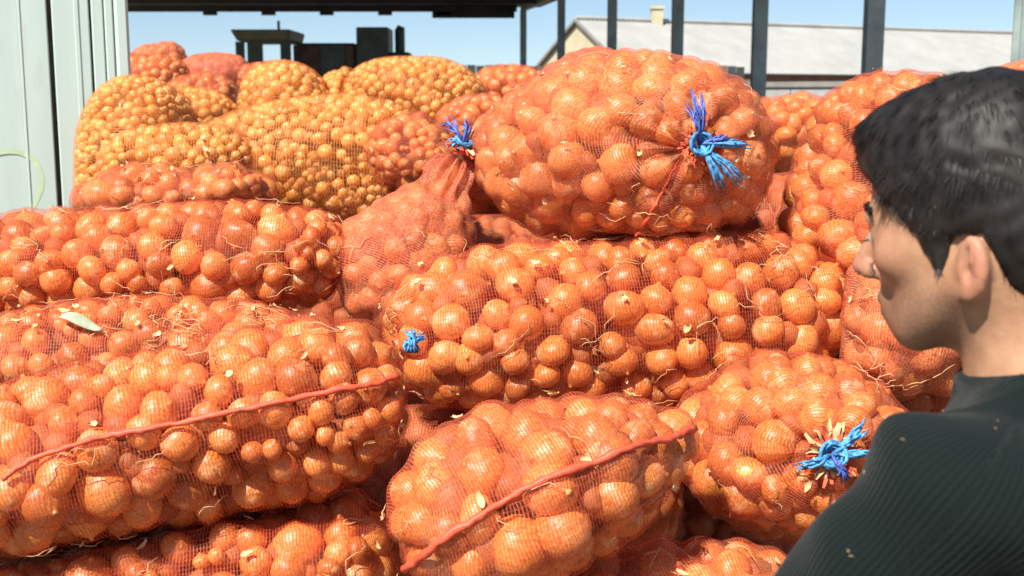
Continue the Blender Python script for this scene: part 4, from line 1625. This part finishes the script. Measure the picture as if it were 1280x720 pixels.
def sweater_sdf(p):
    d = torso_sdf(p) - 0.014
    q = frame(p, NB)
    a = arms_sdf(p, 0.016)
    d = smin(d, a, 0.02)
    # folds at the armpit and on the upper arm
    d = d - 0.004 * np.sin(q[..., 2] * 46 + q[..., 1] * 30 + 8 * np.sin(q[..., 0] * 9)) * np.exp(-((np.abs(q[..., 1]) - 0.15) / 0.06) ** 2)
    d = d - 0.005 * np.sin(q[..., 2] * 30 - q[..., 1] * 22 + 5 * np.sin(q[..., 0] * 14 + 1)) * np.sin(q[..., 1] * 17 + q[..., 2] * 9 + 1.3)
    # armhole seam
    d = d - 0.004 * np.exp(-((np.abs(q[..., 1]) - 0.135 - 0.06 * (q[..., 2] + 0.1)) / 0.009) ** 2) * (q[..., 2] > -0.24)
    d = smax(d, PEL[2] - 0.04 - p[..., 2], 0.01)                       # hem
    for wr, el in ((WRL, ELL_), (WRR, ELR)):
        ax = (wr - el) / np.linalg.norm(wr - el)
        far_ = (p - wr) @ ax
        d = np.where(np.linalg.norm(p - wr, axis=-1) < 0.14, smax(d, far_ - 0.005, 0.006), d)
    d = smin(d, neck_sdf(p) - 0.012, 0.02)
    ck = (q[..., 2] - 0.050 + 0.36 * q[..., 0])                         # neck opening
    d = np.where((np.hypot(q[..., 0], q[..., 1]) < 0.12) | (q[..., 2] > 0.06), smax(d, ck * 0.8, 0.006), d)
    return d


v_, f_ = surface_nets(sweater_sdf, [NB[0] - 0.7, NB[1] - 0.7, 0.80], NB + np.array([0.6, 0.6, 0.2]), 0.005)
sw = link("sweater", mesh_np("sweater", v_ - base, f_, KN.m), man)
q = frame(v_, NB)
rib_body = (q[:, 1] + 0.25 * q[:, 2]) / 0.0056
rib = rib_body.copy()
for (sh_, el_, wr_, sg) in ((SHL, ELL_, WRL, 1), (SHR, ELR, WRR, -1)):
    ax = (el_ - sh_) / np.linalg.norm(el_ - sh_)
    d_ = v_ - sh_
    e1_ = np.cross(ax, Lw)
    e1_ /= np.linalg.norm(e1_)
    e2_ = np.cross(ax, e1_)
    an_ = np.arctan2(d_ @ e1_, d_ @ e2_)
    onarm = (q[:, 1] * sg > 0.135 + 0.06 * (q[:, 2] + 0.1))
    rib[onarm] = (an_ * 0.066 / 0.0056)[onarm]
sd_ = np.minimum(np.abs(q[:, 1] - (0.135 + 0.06 * (q[:, 2] + 0.1))), np.abs(q[:, 1] + (0.135 + 0.06 * (q[:, 2] + 0.1))))
at_ = sw.data.attributes.new("ribamp", 'FLOAT', 'POINT')
at_.data.foreach_set("value", np.clip((sd_ - 0.010) / 0.006, 0, 1).astype(np.float32))
at_ = sw.data.attributes.new("rib", 'FLOAT', 'POINT')
at_.data.foreach_set("value", rib.astype(np.float32))
# lint caught in the knit
m = MB()
for i in r_.choice(len(v_), 140):
    p_ = v_[i]
    d_ = r_.normal(size=3) * 0.0012
    m.tube([p_ - d_ + [0, -0.001, 0.001], p_ + [0, -0.002, 0.002], p_ + d_ + [0, -0.001, 0.001]], [0.0002, 0.0004, 0.0002], 3)
m.build("lint", FLAKE, sw, kind='stuff')
JEAN = plain("dark denim", (0.03, 0.04, 0.07), 0.9, 0.3, 60)


def trousers_sdf(p):
    q = frame(p, NB)
    d = smin(legs_sdf(p, 0.014), ell(q, (-0.06, 0, PEL[2] - NB[2] - 0.02), (0.122, 0.172, 0.12)), 0.04)
    return smax(smax(d, p[..., 2] - (PEL[2] + 0.05), 0.01), 0.07 - p[..., 2], 0.006)


v_, f_ = surface_nets(trousers_sdf, PEL + np.array([-0.4, -0.4, -0.95]), PEL + np.array([0.4, 0.4, 0.15]), 0.010)
link("trousers", mesh_np("trousers", v_ - base, f_, JEAN), man)
SHOE = plain("black leather shoe", (0.02, 0.018, 0.016), 0.4, 0.3, 20)
for sg in (1, -1):
    hp = PEL + Lw * 0.09 * sg + Fw * 0.05 * (1 if sg > 0 else 0.5) + Lw * 0.01 * sg - Fw * 0.07
    an = np.array([hp[0], hp[1], 0.0])

    def shoe(p):
        q = frame(p, an)
        d = smin(ell(q, (0.09, 0, 0.035), (0.12, 0.047, 0.05)), ell(q, (-0.02, 0, 0.06), (0.06, 0.045, 0.065)), 0.03)
        return smax(d, 0.004 - q[..., 2], 0.006)
    v_, f_ = surface_nets(shoe, an - [0.3, 0.3, 0.05], an + [0.3, 0.3, 0.2], 0.008)
    link("shoe", mesh_np("shoe", v_ - base, f_, SHOE), man)
